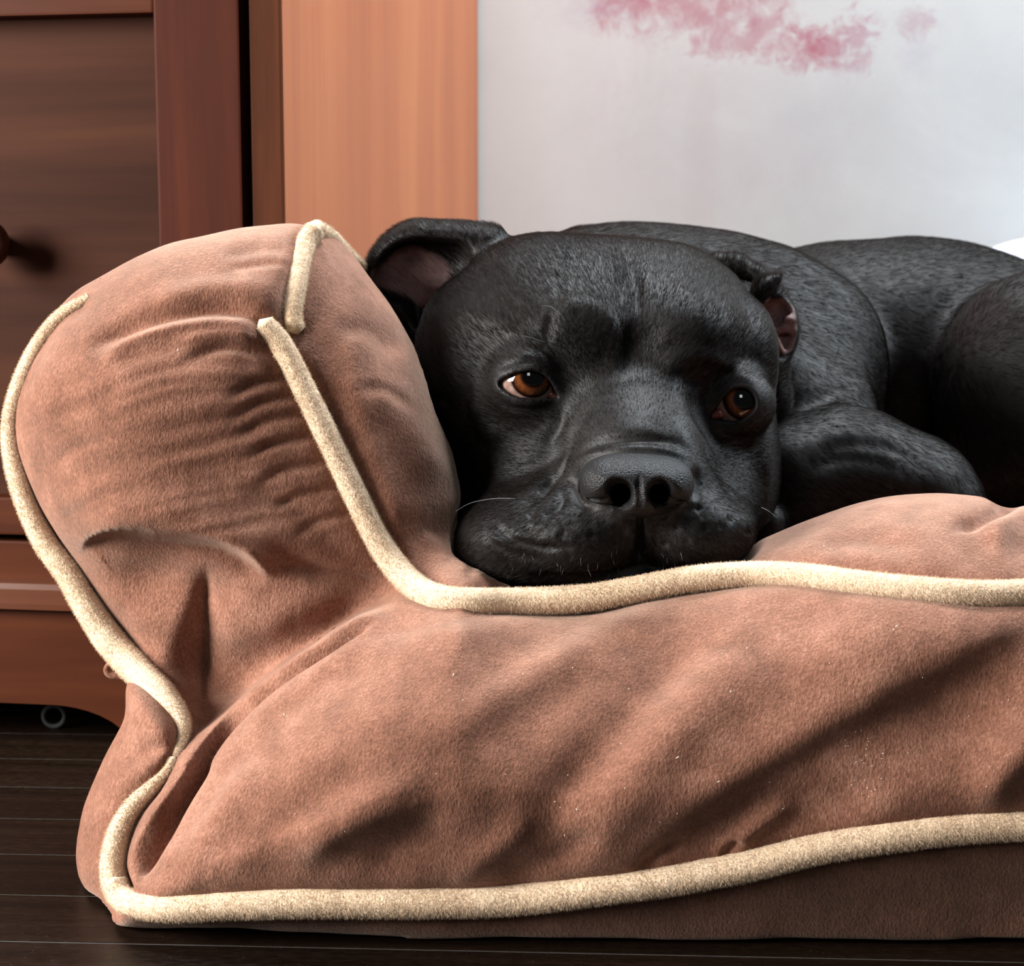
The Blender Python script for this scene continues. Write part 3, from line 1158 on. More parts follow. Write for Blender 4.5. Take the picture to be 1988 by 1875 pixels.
H.ridge([(1105, 890), (1165, 862), (1240, 853), (1310, 860), (1355, 890)], 8, -1.6, 0.4)
H.ridge([(1095, 905), (1150, 882), (1240, 870), (1315, 880), (1350, 905)], 7, 1.2, 0.25)
H.ridge([(1120, 862), (1235, 832), (1340, 858)], 14, 0.6, 0.45)
H.ridge([(1130, 905), (1112, 940), (1128, 975), (1165, 985)], 9, -2.8, 0.3)
H.ridge([(1345, 905), (1356, 940), (1345, 975)], 8, -2.4, 0.3)
H.ridge([(1080, 920), (1055, 955), (1005, 985)], 9, -2.2, 0.3)
H.ridge([(1100, 950), (1085, 985), (1045, 1002)], 8, -1.8, 0.3)
H.ridge([(1015, 968), (1035, 955), (1060, 965)], 10, 1.4, 0.3)
H.ridge([(1005, 1028), (1040, 1034), (1072, 1028)], 8, -1.5, 0.35)
H.ridge([(945, 1012), (1000, 1050), (1060, 1066), (1120, 1060)], 9, -2.0, 0.3)
H.ridge([(930, 1030), (990, 1075), (1080, 1090)], 9, -1.5, 0.3)
H.ridge([(1243, 1000), (1243, 1040), (1243, 1088)], 5, -4.0, 0.1)
H.ridge([(1243, 1092), (1190, 1112), (1100, 1118), (1020, 1112)], 6, -1.5, 0.2)
H.ridge([(1243, 1092), (1290, 1106), (1350, 1095)], 6, -1.5, 0.2)
H.ridge([(1222, 1015), (1225, 1050), (1222, 1080)], 9, 0.9, 0.3)
H.ridge([(1262, 1015), (1262, 1050), (1262, 1080)], 9, 0.8, 0.3)
H.ridge([(1180, 985), (1200, 1003), (1225, 1010)], 7, 1.2, 0.3)
H.ridge([(1265, 1008), (1295, 995), (1335, 975)], 7, 1.2, 0.3)
H.ridge([(1388, 828), (1430, 836), (1475, 812)], 8, 1.0, 0.3)
H.ridge([(1370, 830), (1420, 850), (1475, 840)], 8, -0.8, 0.3)
H.ridge([(1375, 760), (1400, 745), (1440, 733), (1475, 748)], 8, 0.9, 0.3)
H.ridge([(812, 768), (850, 775), (880, 790)], 8, -2.0, 0.3)
H.ridge([(830, 870), (880, 920), (930, 945)], 14, -2.0, 0.3)
rr_ = np.random.default_rng(5)
for (x0, x1, y0, y1, n_) in ((1290, 1450, 985, 1060, 42), (1030, 1220, 995, 1085, 34)):
    for _ in range(n_):
        H.blob((rr_.uniform(x0, x1), rr_.uniform(y0, y1)), 7, 6, rr_.uniform(-1.0, 0.5))
hV = H.done(1)
pxh, pyh = project(hV)
Nh = vnormals(hV, hQ)
pink = np.zeros(len(hV))
inL = poly_sd(pxh, pyh, np.array([(803, 479), (824, 484), (866, 509), (877, 530), (866, 551), (840, 583), (820, 597), (803, 585), (774, 570), (743, 563), (725, 551), (724, 531), (753, 500), (767, 488), (781, 486)], float))
inR = poly_sd(pxh, pyh, np.array([(1472, 602), (1490, 582), (1520, 580), (1540, 600), (1546, 640), (1535, 680), (1520, 688), (1505, 672), (1490, 650)], float))
fz = (Nh[:, 2] < 0.2)
pink = np.clip(0.5 - inL / 14, 0, 1) * (hV[:, 2] > 0.875) * fz * 0.5 + np.clip(0.5 - inR / 8, 0, 1) * (hV[:, 2] > 0.88) * fz

# --- body
BD = Field((-0.04, -0.125, 0.835), (0.50, 0.20, 1.28), 0.0026)
BD.pillow([(1480, 520), (1530, 490), (1600, 473), (1700, 466), (1800, 467), (1900, 483), (1990, 513), (2100, 560), (2200, 640), (2250, 760), (2230, 900), (2100, 960), (1700, 960), (1500, 900), (1420, 700)],
          1.14, 0.100, 0.10, 0.09, k=0.0)
BD.pillow([(980, 520), (1090, 453), (1150, 440), (1210, 434), (1290, 437), (1390, 449), (1450, 461), (1530, 486), (1600, 525), (1670, 580), (1710, 660), (1715, 760), (1650, 900), (1300, 930), (1000, 820)],
          1.03, 0.085, 0.10, 0.085, k=0.018)
BD.pillow([(2010, 522), (1925, 553), (1872, 608), (1834, 680), (1823, 760), (1832, 860), (1855, 960), (1950, 1010), (2150, 1010), (2260, 900), (2280, 700), (2200, 560), (2100, 515)],
          1.02, 0.080, 0.10, 0.09, k=0.012)
BD.pillow([(1400, 640), (1500, 610), (1560, 640), (1610, 690), (1660, 722), (1690, 768), (1699, 800), (1690, 900), (1500, 1000), (1400, 900)], 0.965, 0.055, 0.07, 0.05, k=0.018)
BD.pillow([(1440, 850), (1560, 800), (1640, 788), (1700, 795), (1762, 826), (1830, 860), (1874, 902), (1903, 960), (1890, 1030), (1700, 1060), (1470, 1060)], 0.912, 0.045, 0.06, 0.045, k=0.008)
BD.ell(cp(1280, 740, 0.99), (0.075, 0.06, 0.06), 0.03)
BD.ell(cp(1488, 1012, 0.868), (0.009, 0.010, 0.016), 0.006)
bdV, bdQ = BD.mesh(3)
T_ = Sculpt(bdV, bdQ, zmax=1.3)
T_.ridge([(1560, 890), (1640, 862), (1730, 872), (1800, 920)], 11, -1.4, 0.35)
T_.ridge([(1540, 915), (1620, 890), (1700, 895), (1760, 925)], 10, -1.2, 0.35)
T_.ridge([(1520, 900), (1600, 850), (1700, 850)], 20, 1.0, 0.35)
T_.ridge([(1480, 470), (1560, 510), (1640, 570), (1690, 610)], 18, 3.0, 0.3)
T_.ridge([(1340, 470), (1400, 500), (1480, 530)], 16, -2.0, 0.3)
T_.blob((1640, 780), 40, 20, 2.5, -35)
T_.blob((1830, 920), 40, 40, 2.0)
T_.D += 0.0012 * value_noise(bdV, 30, 9)
bdV = T_.done(1)

allV = np.concatenate([hV, bdV]); allQ = np.concatenate([hQ, bdQ + len(hV)])
body = mesh_np('body', to_world(allV), allQ, M['skin'], dog)
float_attr(body, 'pink', np.concatenate([pink, np.zeros(len(bdV))]))



def dog_field(V):
    return np.minimum(sample(HD, V[:, 0], V[:, 1], V[:, 2]), sample(BD, V[:, 0], V[:, 1], V[:, 2]))


def push_out(V, gap=0.0026):
    """keep soft things clear of the dog's body"""
    V = V.copy()
    for _ in range(4):
        d = dog_field(V)
        s = np.nonzero(d < gap)[0]
        if not len(s): break
        P = V[s]; e = 0.0012
        G = np.stack([dog_field(P + np.eye(3)[i] * e) - dog_field(P - np.eye(3)[i] * e) for i in range(3)], -1)
        G /= np.linalg.norm(G, axis=1, keepdims=True) + 1e-9
        V[s] = P + G * np.minimum(gap - d[s], 0.004)[:, None]
    return V


# --- nose leather
NS = Field((0.028, -0.022, 0.735), (0.088, 0.018, 0.80), 0.0006)
NOSE_OUT = [(1129, 917), (1131, 945), (1142, 967), (1170, 975), (1200, 978), (1203, 992), (1216, 1001), (1241, 1005), (1271, 1001), (1281, 985), (1286, 977), (1325, 973), (1338, 957), (1339, 938), (1334, 915),
            (1318, 896), (1290, 883), (1248, 877), (1202, 877), (1165, 885), (1140, 899)]
NS.pillow(NOSE_OUT, 0.768, 0.0235, 0.016, 0.0125, k=0.0, gy=0.22, smooth=4)
NS.ell(cp(1170, 935, 0.7605), (0.0090, 0.0085, 0.0095), 0.006)
NS.ell(cp(1304, 935, 0.7605), (0.0085, 0.0085, 0.0095), 0.006)
NS.caps([cp(1191, 940, 0.742), cp(1203, 955, 0.748), cp(1206, 970, 0.752)], [0.0030, 0.0052, 0.0040], 0.002, 'sub')
NS.caps([cp(1203, 955, 0.742), cp(1206, 968, 0.742)], [0.0048, 0.0040], 0.002, 'sub')
NS.caps([cp(1203, 957, 0.744), cp(1206, 960, 0.775)], [0.0045, 0.0046], 0.0015, 'sub')
NS.caps([cp(1204, 973, 0.748), cp(1172, 974, 0.753), cp(1146, 967, 0.759)], [0.0026, 0.0020, 0.0012], 0.0012, 'sub')
NS.caps([cp(1286, 940, 0.742), cp(1279, 955, 0.748), cp(1280, 971, 0.752)], [0.0028, 0.0050, 0.0038], 0.002, 'sub')
NS.caps([cp(1280, 955, 0.742), cp(1279, 968, 0.742)], [0.0046, 0.0038], 0.002, 'sub')
NS.caps([cp(1280, 957, 0.744), cp(1277, 960, 0.775)], [0.0043, 0.0044], 0.0015, 'sub')
NS.caps([cp(1282, 975, 0.748), cp(1306, 975, 0.753), cp(1328, 967, 0.759)], [0.0026, 0.0020, 0.0012], 0.0012, 'sub')
NS.caps([cp(1241, 915, 0.7452), cp(1241, 940, 0.7446), cp(1242, 965, 0.7443), cp(1243, 990, 0.7465), cp(1243, 1008, 0.7520)], [0.0007, 0.0011, 0.0014, 0.0015, 0.0016], 0.0012, 'sub')
nV, nQ = NS.mesh(2)
nose = mesh_np('nose', to_world(nV), nQ, M['nose'], dog)
tag(nose, 'black leathery nose')

# --- eyes
def eye_material(name, iris_hi, iris_lo):
    m, nt, b = new_mat(name)
    t = nt.nodes.new('ShaderNodeTexCoord')
    sep = nt.nodes.new('ShaderNodeSeparateXYZ')
    nt.links.new(t.outputs['Object'], sep.inputs[0])
    rad = math_(nt, 'DIVIDE', math_(nt, 'SQRT', math_(nt, 'ADD', math_(nt, 'POWER', sep.outputs[0], 2.0), math_(nt, 'POWER', sep.outputs[1], 2.0))), EYE_R)
    back = math_(nt, 'LESS_THAN', sep.outputs[2], 0.0)
    rad = math_(nt, 'ADD', rad, back)
    ang = math_(nt, 'ARCTAN2', sep.outputs[1], sep.outputs[0])
    cmb = nt.nodes.new('ShaderNodeCombineXYZ')
    nt.links.new(math_(nt, 'COSINE', ang), cmb.inputs[0]); nt.links.new(math_(nt, 'SINE', ang), cmb.inputs[1]); nt.links.new(math_(nt, 'MULTIPLY', rad, 0.35), cmb.inputs[2])
    fib = noise(nt, cmb.outputs[0], 14, 4, 0.6)
    fr = ramp(nt, [(0.3, iris_lo), (0.65, iris_hi)])
    nt.links.new(fib, fr.inputs[0])
    inner = ramp(nt, [(0.0, (0.0015, 0.0012, 0.0012)), (0.32, (0.0015, 0.0012, 0.0012)), (0.37, (0.10, 0.06, 0.03)), (0.45, (0.9, 0.9, 0.9)), (0.54, (0.7, 0.7, 0.7)), (0.63, (0.05, 0.03, 0.02)), (0.68, (0.02, 0.012, 0.01))])
    nt.links.new(rad, inner.inputs[0])
    ic = mixc(nt, 1.0, fr.outputs[0], inner.outputs[0], 'MULTIPLY')
    sr = ramp(nt, [(0.4, (0.17, 0.10, 0.08)), (0.7, (0.27, 0.18, 0.15))])
    nt.links.new(noise(nt, t.outputs['Object'], 240, 3), sr.inputs[0])
    ms = ramp(nt, [(0.66, (0, 0, 0)), (0.72, (1, 1, 1))])
    nt.links.new(rad, ms.inputs[0])
    c = mixc(nt, ms.outputs[0], ic, sr.outputs[0])
    nt.links.new(c, b.inputs['Base Color'])
    b.inputs['Roughness'].default_value = 0.5
    b.inputs['Specular IOR Level'].default_value = 0.0
    b.inputs['Coat Weight'].default_value = 1.0
    b.inputs['Coat Roughness'].default_value = 0.015
    return m


M['eye'] = eye_material('brown_dog_eye', (0.155, 0.045, 0.012), (0.050, 0.014, 0.0045))
M['tear'] = plain('pink_eye_corner', (0.14, 0.036, 0.028), 0.3)


def eyeball(c, gaze_px):
    """sphere with a slight corneal bulge; gaze_px = photo position of the pupil centre"""
    C = cp(*c)
    zg = c[2] - EYE_R * 0.92
    g = cp(gaze_px[0], gaze_px[1], zg) - C
    g = g / np.linalg.norm(g)
    V, F = [], []
    nu, nv = 48, 32
    for j in range(nv + 1):
        th = math.pi * j / nv
        for i in range(nu):
            ph = 2 * math.pi * i / nu
            rr = EYE_R * (1 + 0.045 * math.exp(-(th / 0.55) ** 4))
            V.append((rr * math.sin(th) * math.cos(ph), rr * math.sin(th) * math.sin(ph), rr * math.cos(th)))
    for j in range(nv):
        for i in range(nu):
            a, c_ = j * nu + i, j * nu + (i + 1) % nu
            F.append((a, a + nu, c_ + nu, c_))
    o = mesh_from('eye', V, F, M['eye'])
    gw = to_world(C + g) - to_world(C)
    Cw = to_world(C)
    o.rotation_euler = Vector(gw).to_track_quat('Z', 'Y').to_euler()
    o.location = Cw
    adopt(o, dog)
    return o


e1 = eyeball(LEYE_C, (1034, 729))
e2 = eyeball(REYE_C, (1446, 774))
tag(e1, 'brown glossy eye'); tag(e2, 'brown glossy eye')


def blob_part(name, pts, rad, mat, parent, h=0.0005):
    P = np.array(pts); lo = P.min(0) - max(rad) - 3 * h; hi = P.max(0) + max(rad) + 3 * h
    f = Field(lo, hi, h)
    f.caps(pts, rad, 0.001)
    V, Q = f.mesh(2)
    return mesh_np(name, to_world(V), Q, mat, parent)


blob_part('tear_duct', [cp(1069, 767, 0.8060), cp(1080, 771, 0.8060)], [0.0024, 0.0018], M['tear'], e1)
blob_part('tear_duct', [cp(1397, 803, 0.8185), cp(1387, 807, 0.8185)], [0.0028, 0.0020], M['tear'], e2)

# --- whiskers
M['whisker'] = plain('pale_whisker', (0.12, 0.12, 0.12), 0.4)
for pts, z0, z1 in (([(1000, 968), (960, 968), (915, 976), (885, 992)], 0.776, 0.770), ([(1478, 985), (1492, 992), (1510, 1006)], 0.80, 0.795), ([(1090, 612), (1070, 596), (1050, 593)], 0.798, 0.790),
                    ([(1060, 665), (1030, 655), (1012, 652)], 0.800, 0.792)):
    C = catmull(pts, 6)
    zz = np.linspace(z0, z1, len(C))
    tube('whisker', np.array([cp(x, y, z) for (x, y), z in zip(C, zz)]), np.linspace(0.00022, 0.00006, len(C)), M['whisker'], dog, 5)


# --- fur
def grow(V, Q, n, length, rad, flow, keep, seed, lift=0.30, npts=4):
    r = np.random.default_rng(seed)
    T3 = np.concatenate([Q[:, :3], Q[:, [0, 2, 3]]])
    a, b_, c = V[T3[:, 0]], V[T3[:, 1]], V[T3[:, 2]]
    ar = np.linalg.norm(np.cross(b_ - a, c - a), axis=1)
    cen = (a + b_ + c) / 3
    w = ar * keep(cen)
    idx = r.choice(len(T3), n, p=w / w.sum())
    u, v = r.random(n), r.random(n)
    f = u + v > 1
    u[f], v[f] = 1 - u[f], 1 - v[f]
    P = a[idx] + (b_ - a)[idx] * u[:, None] + (c - a)[idx] * v[:, None]
    N = vnormals(V, Q)
    N = N[T3[idx]].mean(1); N /= np.linalg.norm(N, axis=1, keepdims=True)
    cl3 = np.stack([value_noise(P, 1300, 31 + i) for i in range(3)], -1)
    D = flow(P) + r.normal(0, 0.09, (n, 3)) + 0.18 * cl3
    D -= (D * N).sum(1, keepdims=True) * N
    D /= np.linalg.norm(D, axis=1, keepdims=True) + 1e-9
    L = (length(P) * r.uniform(0.7, 1.25, n))[:, None]
    pts = np.zeros((n, npts, 3))
    lf = lift * r.uniform(0.6, 1.4, n)[:, None]
    for k in range(npts):
        t = k / (npts - 1)
        pts[:, k] = P + L * (D * t * (1 - 0.1 * lf) + N * lf * (t - 0.45 * t * t)) - N * 0.0002 * (1 - t)
    R = rad(P)[:, None] * np.linspace(1, 0.12, npts)[None, :]
    return pts, R


def fur_object(name, parts, mat, parent):
    pts = np.concatenate([p for p, _ in parts]); R = np.concatenate([q for _, q in parts])
    n, k = pts.shape[:2]
    cu = bpy.data.hair_curves.new(name)
    cu.add_curves([k] * n)
    W = to_world(pts.reshape(-1, 3)).astype(np.float32)
    cu.attributes['position'].data.foreach_set('vector', W.ravel())
    ra = cu.attributes.get('radius') or cu.attributes.new('radius', 'FLOAT', 'POINT')
    ra.data.foreach_set('value', R.astype(np.float32).ravel())
    cu.materials.append(mat)
    o = bpy.data.objects.new(name, cu)
    COL.objects.link(o)
    adopt(o, parent)
    o['kind'] = 'stuff'
    return o


if FUR:
    nose_c = cp(1240, 915, 0.77)

    def head_flow(P):
        d = P - nose_c
        d[:, 2] *= 0.5
        return d / (np.linalg.norm(d, axis=1, keepdims=True) + 1e-9)

    inL_f = lambda P: None
    from mathutils import kdtree

    def head_keep(c):
        x, y = project(c)
        k = np.ones(len(c))
        k *= np.where(c[:, 2] > 0.96, 0.15, 1)
        nz = poly_sd(x, y, np.array(NOSE_OUT, float))
        k *= np.where((nz < 2) & (c[:, 2] < 0.79), 0, 1)
        for A, zz in ((L_ALM, 0.83), (R_ALM, 0.85)):
            e = poly_sd(x, y, np.array(A, float))
            k *= np.where((e < 5) & (c[:, 2] < zz), 0, 1)
        il = poly_sd(x, y, np.array([(803, 475), (824, 480), (870, 505), (881, 530), (870, 555), (842, 588), (820, 600), (800, 588), (770, 574), (743, 567), (722, 553), (720, 531), (750, 496), (767, 484)], float))
        ir = poly_sd(x, y, np.array([(1470, 600), (1490, 579), (1522, 577), (1543, 600), (1549, 640), (1538, 683), (1520, 692), (1502, 675), (1488, 650)], float))
        k *= np.where((il < 0) & (c[:, 2] > 0.87), 0.06, 1) * np.where((ir < 0) & (c[:, 2] > 0.88), 0.06, 1)
        return k

    def head_len(P):
        d = np.linalg.norm((P - nose_c) * np.array([1, 1, 0.5]), axis=1)
        L = np.interp(d, [0.0, 0.03, 0.06, 0.10, 0.15], [0.0016, 0.0024, 0.0036, 0.0050, 0.0058])
        x, y = project(P)
        for A in (L_ALM, R_ALM):
            e = poly_sd(x, y, np.array(A, float))
            L = L * np.clip(0.35 + e / 60, 0.35, 1)
        return L

    hp = grow(hV, hQ, 240000, head_len, lambda P: np.full(len(P), 0.000075), head_flow, head_keep, 11, 0.26)

    def body_flow(P):
        d = np.zeros_like(P) + np.array([0.9, -0.25, 0.25])
        leg = (P[:, 2] < 0.93)
        d[leg] = np.array([0.85, -0.45, -0.1])
        return d / np.linalg.norm(d, axis=1, keepdims=True)

    def body_keep(c):
        k = np.ones(len(c))
        k *= np.where(c[:, 1] < -0.05, 0.2, 1)
        return k

    bp = grow(bdV, bdQ, 230000, lambda P: np.full(len(P), 0.0060), lambda P: np.full(len(P), 0.00008), body_flow, body_keep, 12, 0.22)
    fur = fur_object('fur', [hp, bp], M['fur'], dog)
    tag(fur, 'short glossy black coat')
    # pale bristles along the lips
    m, nt, b = new_mat('pale_bristle')
    b.inputs['Base Color'].default_value = (0.13, 0.13, 0.135, 1)
    b.inputs['Roughness'].default_value = 0.35
    hb_tri = np.concatenate([hQ[:, :3], hQ[:, [0, 2, 3]]])
    fm = (project(hV[hb_tri].mean(1))[1] > 980)
    hbvh = BVHTree.FromPolygons(hV.tolist(), hb_tri[fm].tolist())
    br = np.random.default_rng(3)
    pts = []
    for _ in range(34):
        x, y = br.uniform(985, 1350), br.uniform(1060, 1118)
        d = Vector(((x - IMG_W / 2) / FPX, (IMG_H / 2 - y) / FPX, 1.0)).normalized()
        h = hbvh.ray_cast(Vector((0, 0, 0)), d)
        if h[0] is None: continue
        p = np.array(h[0]); L = br.uniform(0.0015, 0.0045)
        dr_ = np.array([br.normal(0, 0.25), -0.9, -0.45]); dr_ /= np.linalg.norm(dr_)
        pts.append([p, p + dr_ * L * 0.35, p + dr_ * L * 0.7, p + dr_ * L])
    pts = np.array(pts)
    bo = fur_object('lip_bristles', [(pts, np.tile(np.array([0.00005, 0.00004, 0.00003, 0.00001]), (len(pts), 1)))], m, dog)

# ------------------------------------------------------------------ white cloth behind the dog's rump
CL = Field((0.34, 0.05, 1.28), (0.66, 0.27, 1.52), 0.004)
CL.pillow([(1905, 500), (1940, 476), (1990, 464), (2060, 455), (2150, 470), (2220, 540), (2230, 680), (2100, 720), (1960, 680), (1915, 580)], 1.40, 0.05, 0.05, 0.05, k=0.0)
cV, cQ = CL.mesh(2)
cV += 0.003 * value_noise(cV, 40, 2)[:, None] * vnormals(cV, cQ)
cl = mesh_np('cushion', to_world(cV), cQ, M['cloth_white'])
tag(cl, 'white cushion just showing behind the dog at the right edge', 'cushion')

# ------------------------------------------------------------------ dog bed
bed_anchor = on_floor(900, 1800)
bed = empty('dog_bed', (bed_anchor[0], bed_anchor[1] + 0.1, 0))
tag(bed, 'brown suede dog bed with plush tan piping and a tall puffy side bolster', 'dog bed')

TOP_PIPE = [(512, 630), (545, 668), (585, 745), (640, 855), (690, 960), (735, 1050), (775, 1108), (820, 1148), (875, 1165), (950, 1168), (1040, 1166), (1140, 1160),
            (1240, 1143), (1340, 1124), (1450, 1115), (1560, 1118), (1680, 1134), (1800, 1146), (1900, 1152), (1990, 1150), (2120, 1140), (2260, 1130), (2450, 1128), (2640, 1140), (2705, 1165)]
LOW_PIPE = [(222, 1715), (236, 1742), (270, 1756), (340, 1762), (430, 1757), (560, 1752), (700, 1752), (850, 1752), (1000, 1746), (1150, 1728), (1300, 1708), (1450, 1680),
            (1600, 1645), (1750, 1622), (1880, 1608), (1990, 1602), (2120, 1600), (2260, 1602), (2450, 1612), (2640, 1630), (2705, 1650)]
LEFT_PIPE = [(172, 580), (120, 612), (75, 670), (40, 745), (22, 820), (26, 890), (48, 970), (85, 1050), (130, 1110), (165, 1170), (215, 1245), (270, 1305), (318, 1350),
             (352, 1395), (354, 1432), (340, 1468), (322, 1498)]
LOWLEFT_PIPE = [(338, 1472), (328, 1490), (300, 1522), (262, 1560), (235, 1605), (222, 1655), (220, 1700), (234, 1738)]
UP_PIPE = [(575, 640), (568, 610), (575, 560), (585, 505), (596, 468), (612, 446)]
BACK_PIPE = [(612, 446), (640, 462), (670, 492), (705, 525), (750, 575)]

B = Field((-0.275, -0.225, 0.655), (0.455, 0.145, 1.02), 0.0024)
# tall left bolster
B.pillow([(160, 578), (250, 520), (330, 480), (430, 453), (520, 440), (600, 436), (650, 455), (705, 520), (760, 620), (800, 720), (835, 830), (865, 930), (880, 1010),
          (885, 1090), (800, 1200), (600, 1290), (420, 1340), (330, 1330), (245, 1235), (165, 1105), (98, 975), (62, 880), (50, 800), (68, 712), (112, 632)],
         0.855, 0.085, 0.075, 0.085, k=0.0, gx=0.10)
# lower left bulge behind the left seam
B.pillow([(258, 1310), (245, 1390), (205, 1470), (168, 1560), (152, 1640), (162, 1700), (195, 1755), (262, 1792), (420, 1800), (560, 1600), (480, 1400), (380, 1300)],
         0.800, 0.055, 0.06, 0.06, k=0.02)
# front roll
B.pillow([(262, 1650), (250, 1700), (290, 1755), (480, 1768), (900, 1790), (1400, 1790), (2000, 1760), (2720, 1760), (2720, 1010), (2010, 985), (1905, 962), (1800, 957), (1700, 968),
          (1560, 1012), (1450, 1060), (1340, 1098), (1240, 1130), (1120, 1150), (1000, 1140), (900, 1100), (780, 1150), (640, 1230), (500, 1330), (400, 1440), (320, 1560)],
         0.800, 0.102, 0.075, 0.095, k=0.012, gy=0.06)
# base under the front roll
B.pillow([(230, 1740), (262, 1786), (420, 1796), (600, 1815), (900, 1842), (1200, 1853), (1600, 1858), (2720, 1858), (2720, 1500), (1400, 1500), (700, 1550), (320, 1600)],
         0.780, 0.062, 0.08, 0.030, k=0.012, gy=-0.22)
# inner cushion seen between the right seam and the dog
B.pillow([(650, 660), (710, 620), (775, 700), (828, 830), (878, 960), (884, 1060), (1005, 1135), (1010, 1180), (800, 1190), (700, 1060), (620, 800)],
         0.835, 0.055, 0.05, 0.055, k=0.035)
B.pillow([(380, 1250), (560, 1180), (800, 1180), (860, 1300), (700, 1480), (480, 1520), (360, 1400)], 0.860, 0.055, 0.04, 0.05, k=0.02)
# trim to the floor
fx = B.ax
hz = CAM_H + fx[1][None, :, None] * CT - fx[2][None, None, :] * ST
B.F = np.maximum(B.F, (0.0015 - hz).astype(np.float32))
# the dog's weight presses the cover in
GX, GY, GZ = B.grids((slice(None),) * 3)
dogF = np.minimum(sample(HD, GX, GY, GZ), sample(BD, GX, GY, GZ))
B.F = np.maximum(B.F, 0.0030 - dogF)
bV, bQ = B.mesh(3)
bV, bQ = subdivide(bV, bQ)
bV = laplace(bV, bQ, 2)
S = Sculpt(bV, bQ, zmax=0.99)
# seams pinch the cover
for L in (TOP_PIPE, LOW_PIPE, UP_PIPE):
    S.ridge(L, 26, -4.0, 0.0)
S.ridge(LEFT_PIPE, 18, -2.0, 0.02)
S.ridge(LOWLEFT_PIPE, 20, -6.0, 0.05)
# gathers running from the bolster's corner seam
S.ridge([(150, 690), (240, 640), (340, 608), (440, 600), (545, 628)], 17, -5.0, 0.25)
S.ridge([(180, 720), (260, 665), (350, 637), (450, 630), (545, 650)], 16, 3.0, 0.25)
S.ridge([(340, 710), (430, 676), (510, 684), (560, 705)], 11, -3.5, 0.3)
S.ridge([(330, 670), (430, 652), (520, 660)], 10, 2.0, 0.3)
S.ridge([(280, 600), (400, 560), (520, 560), (560, 565)], 22, 2.5, 0.3)
S.ridge([(420, 500), (510, 480), (585, 490)], 14, -1.6, 0.3)
S.ridge([(430, 525), (520, 508), (580, 515)], 9, -1.4, 0.3)
for y, x0, a in ((735, 430, -2.2), (772, 440, -2.4), (808, 450, -2.0), (850, 470, -2.6), (900, 490, -2.0), (950, 520, -1.8), (1000, 560, -1.6)):
    xe = np.interp(y, [630, 745, 855, 960, 1050], [512, 585, 640, 690, 735])
    S.ridge([(x0, y + 45), (x0 + 60, y + 12), (xe - 35, y), (xe - 5, y + 8)], 9, a, 0.3)
gr = np.random.default_rng(21)
for y in range(545, 1010, 17):
    xe = float(np.interp(y, [540, 630, 745, 855, 960, 1050], [560, 520, 585, 640, 690, 735]))
    x0 = gr.uniform(70, 260); j1, j2 = gr.uniform(-10, 10, 2)
    S.ridge([(x0, y + 120 - 0.25 * x0 + j1), (0.6 * x0 + 0.4 * xe, y + 30 + j2), (0.3 * x0 + 0.7 * xe, y + 2 + j1), (xe - 10, y + 12)], gr.uniform(6, 13), gr.uniform(-0.9, 0.65), 0.4)
S.blob((330, 760), 150, 90, 4, -20)
S.blob((300, 920), 180, 90, 4, -15)
S.ridge([(80, 820), (160, 790), (250, 770)], 16, -1.5, 0.35)
S.ridge([(70, 930), (150, 870), (230, 850)], 14, -1.5, 0.35)
S.ridge([(110, 1000), (180, 950), (290, 920)], 16, 1.6, 0.35)
# overhanging fold above the hollow
S.fold([(528, 1135), (519, 1122), (487, 1090), (447, 1065), (399, 1051), (319, 1041), (239, 1033), (178, 1047), (149, 1084)], 50, 44, 9.5, 5, 0.18)
S.blob((300, 1115), 115, 66, -17, 0, True)
S.blob((290, 985), 160, 45, 5, 0, True)
S.blob((335, 1260), 70, 140, -6, -14, True)
# deep upright crease
S.cusp([(390, 1430), (392, 1350), (396, 1250), (400, 1150), (404, 1075)], 44, -18.0, 0.25)
S.blob((600, 1205), 140, 70, 13, -25, True)
S.blob((620, 1240), 130, 38, 4, -32, True)
S.ridge([(520, 1090), (590, 1105), (660, 1124), (730, 1142), (795, 1160)], 17, -4.0, 0.35)
S.ridge([(400, 1010), (500, 1030), (600, 1062), (700, 1105)], 28, 3.0, 0.4)
S.ridge([(450, 950), (540, 965), (640, 1010)], 22, -2.5, 0.35)
# tucked dart running down to the lower corner
DART_A = np.array([(246, 1680), (262, 1620), (310, 1530), (380, 1435), (470, 1358), (570, 1283), (680, 1212), (770, 1165)], float)
DART_B = np.array([(268, 1722), (285, 1680), (330, 1600), (385, 1500), (440, 1420), (520, 1345), (630, 1268), (740, 1198)], float)
S.fold(DART_A, 30, 45, 6.0, 4, 0.08)
S.ridge((DART_A + DART_B) / 2, 13, 3.0, 0.1)
S.ridge(DART_B, 7, -6.0, 0.1)
S.ridge(DART_B + np.array([22, 20]), 20, 2.5, 0.15)
S.ridge([(270, 1700), (310, 1640), (360, 1550), (410, 1470)], 12, -6.0, 0.2)
S.blob((285, 1690), 26, 40, -6, 20, True)
# lower left bulge
S.fold([(330, 1470), (270, 1470), (215, 1500), (190, 1530)], 40, 40, -3.5, 14, 0.3)
S.ridge([(345, 1440), (290, 1460), (240, 1490)], 16, -2.5, 0.3)
S.ridge([(325, 1500), (262, 1555), (215, 1630), (196, 1700)], 9, 2.5, 0.2)
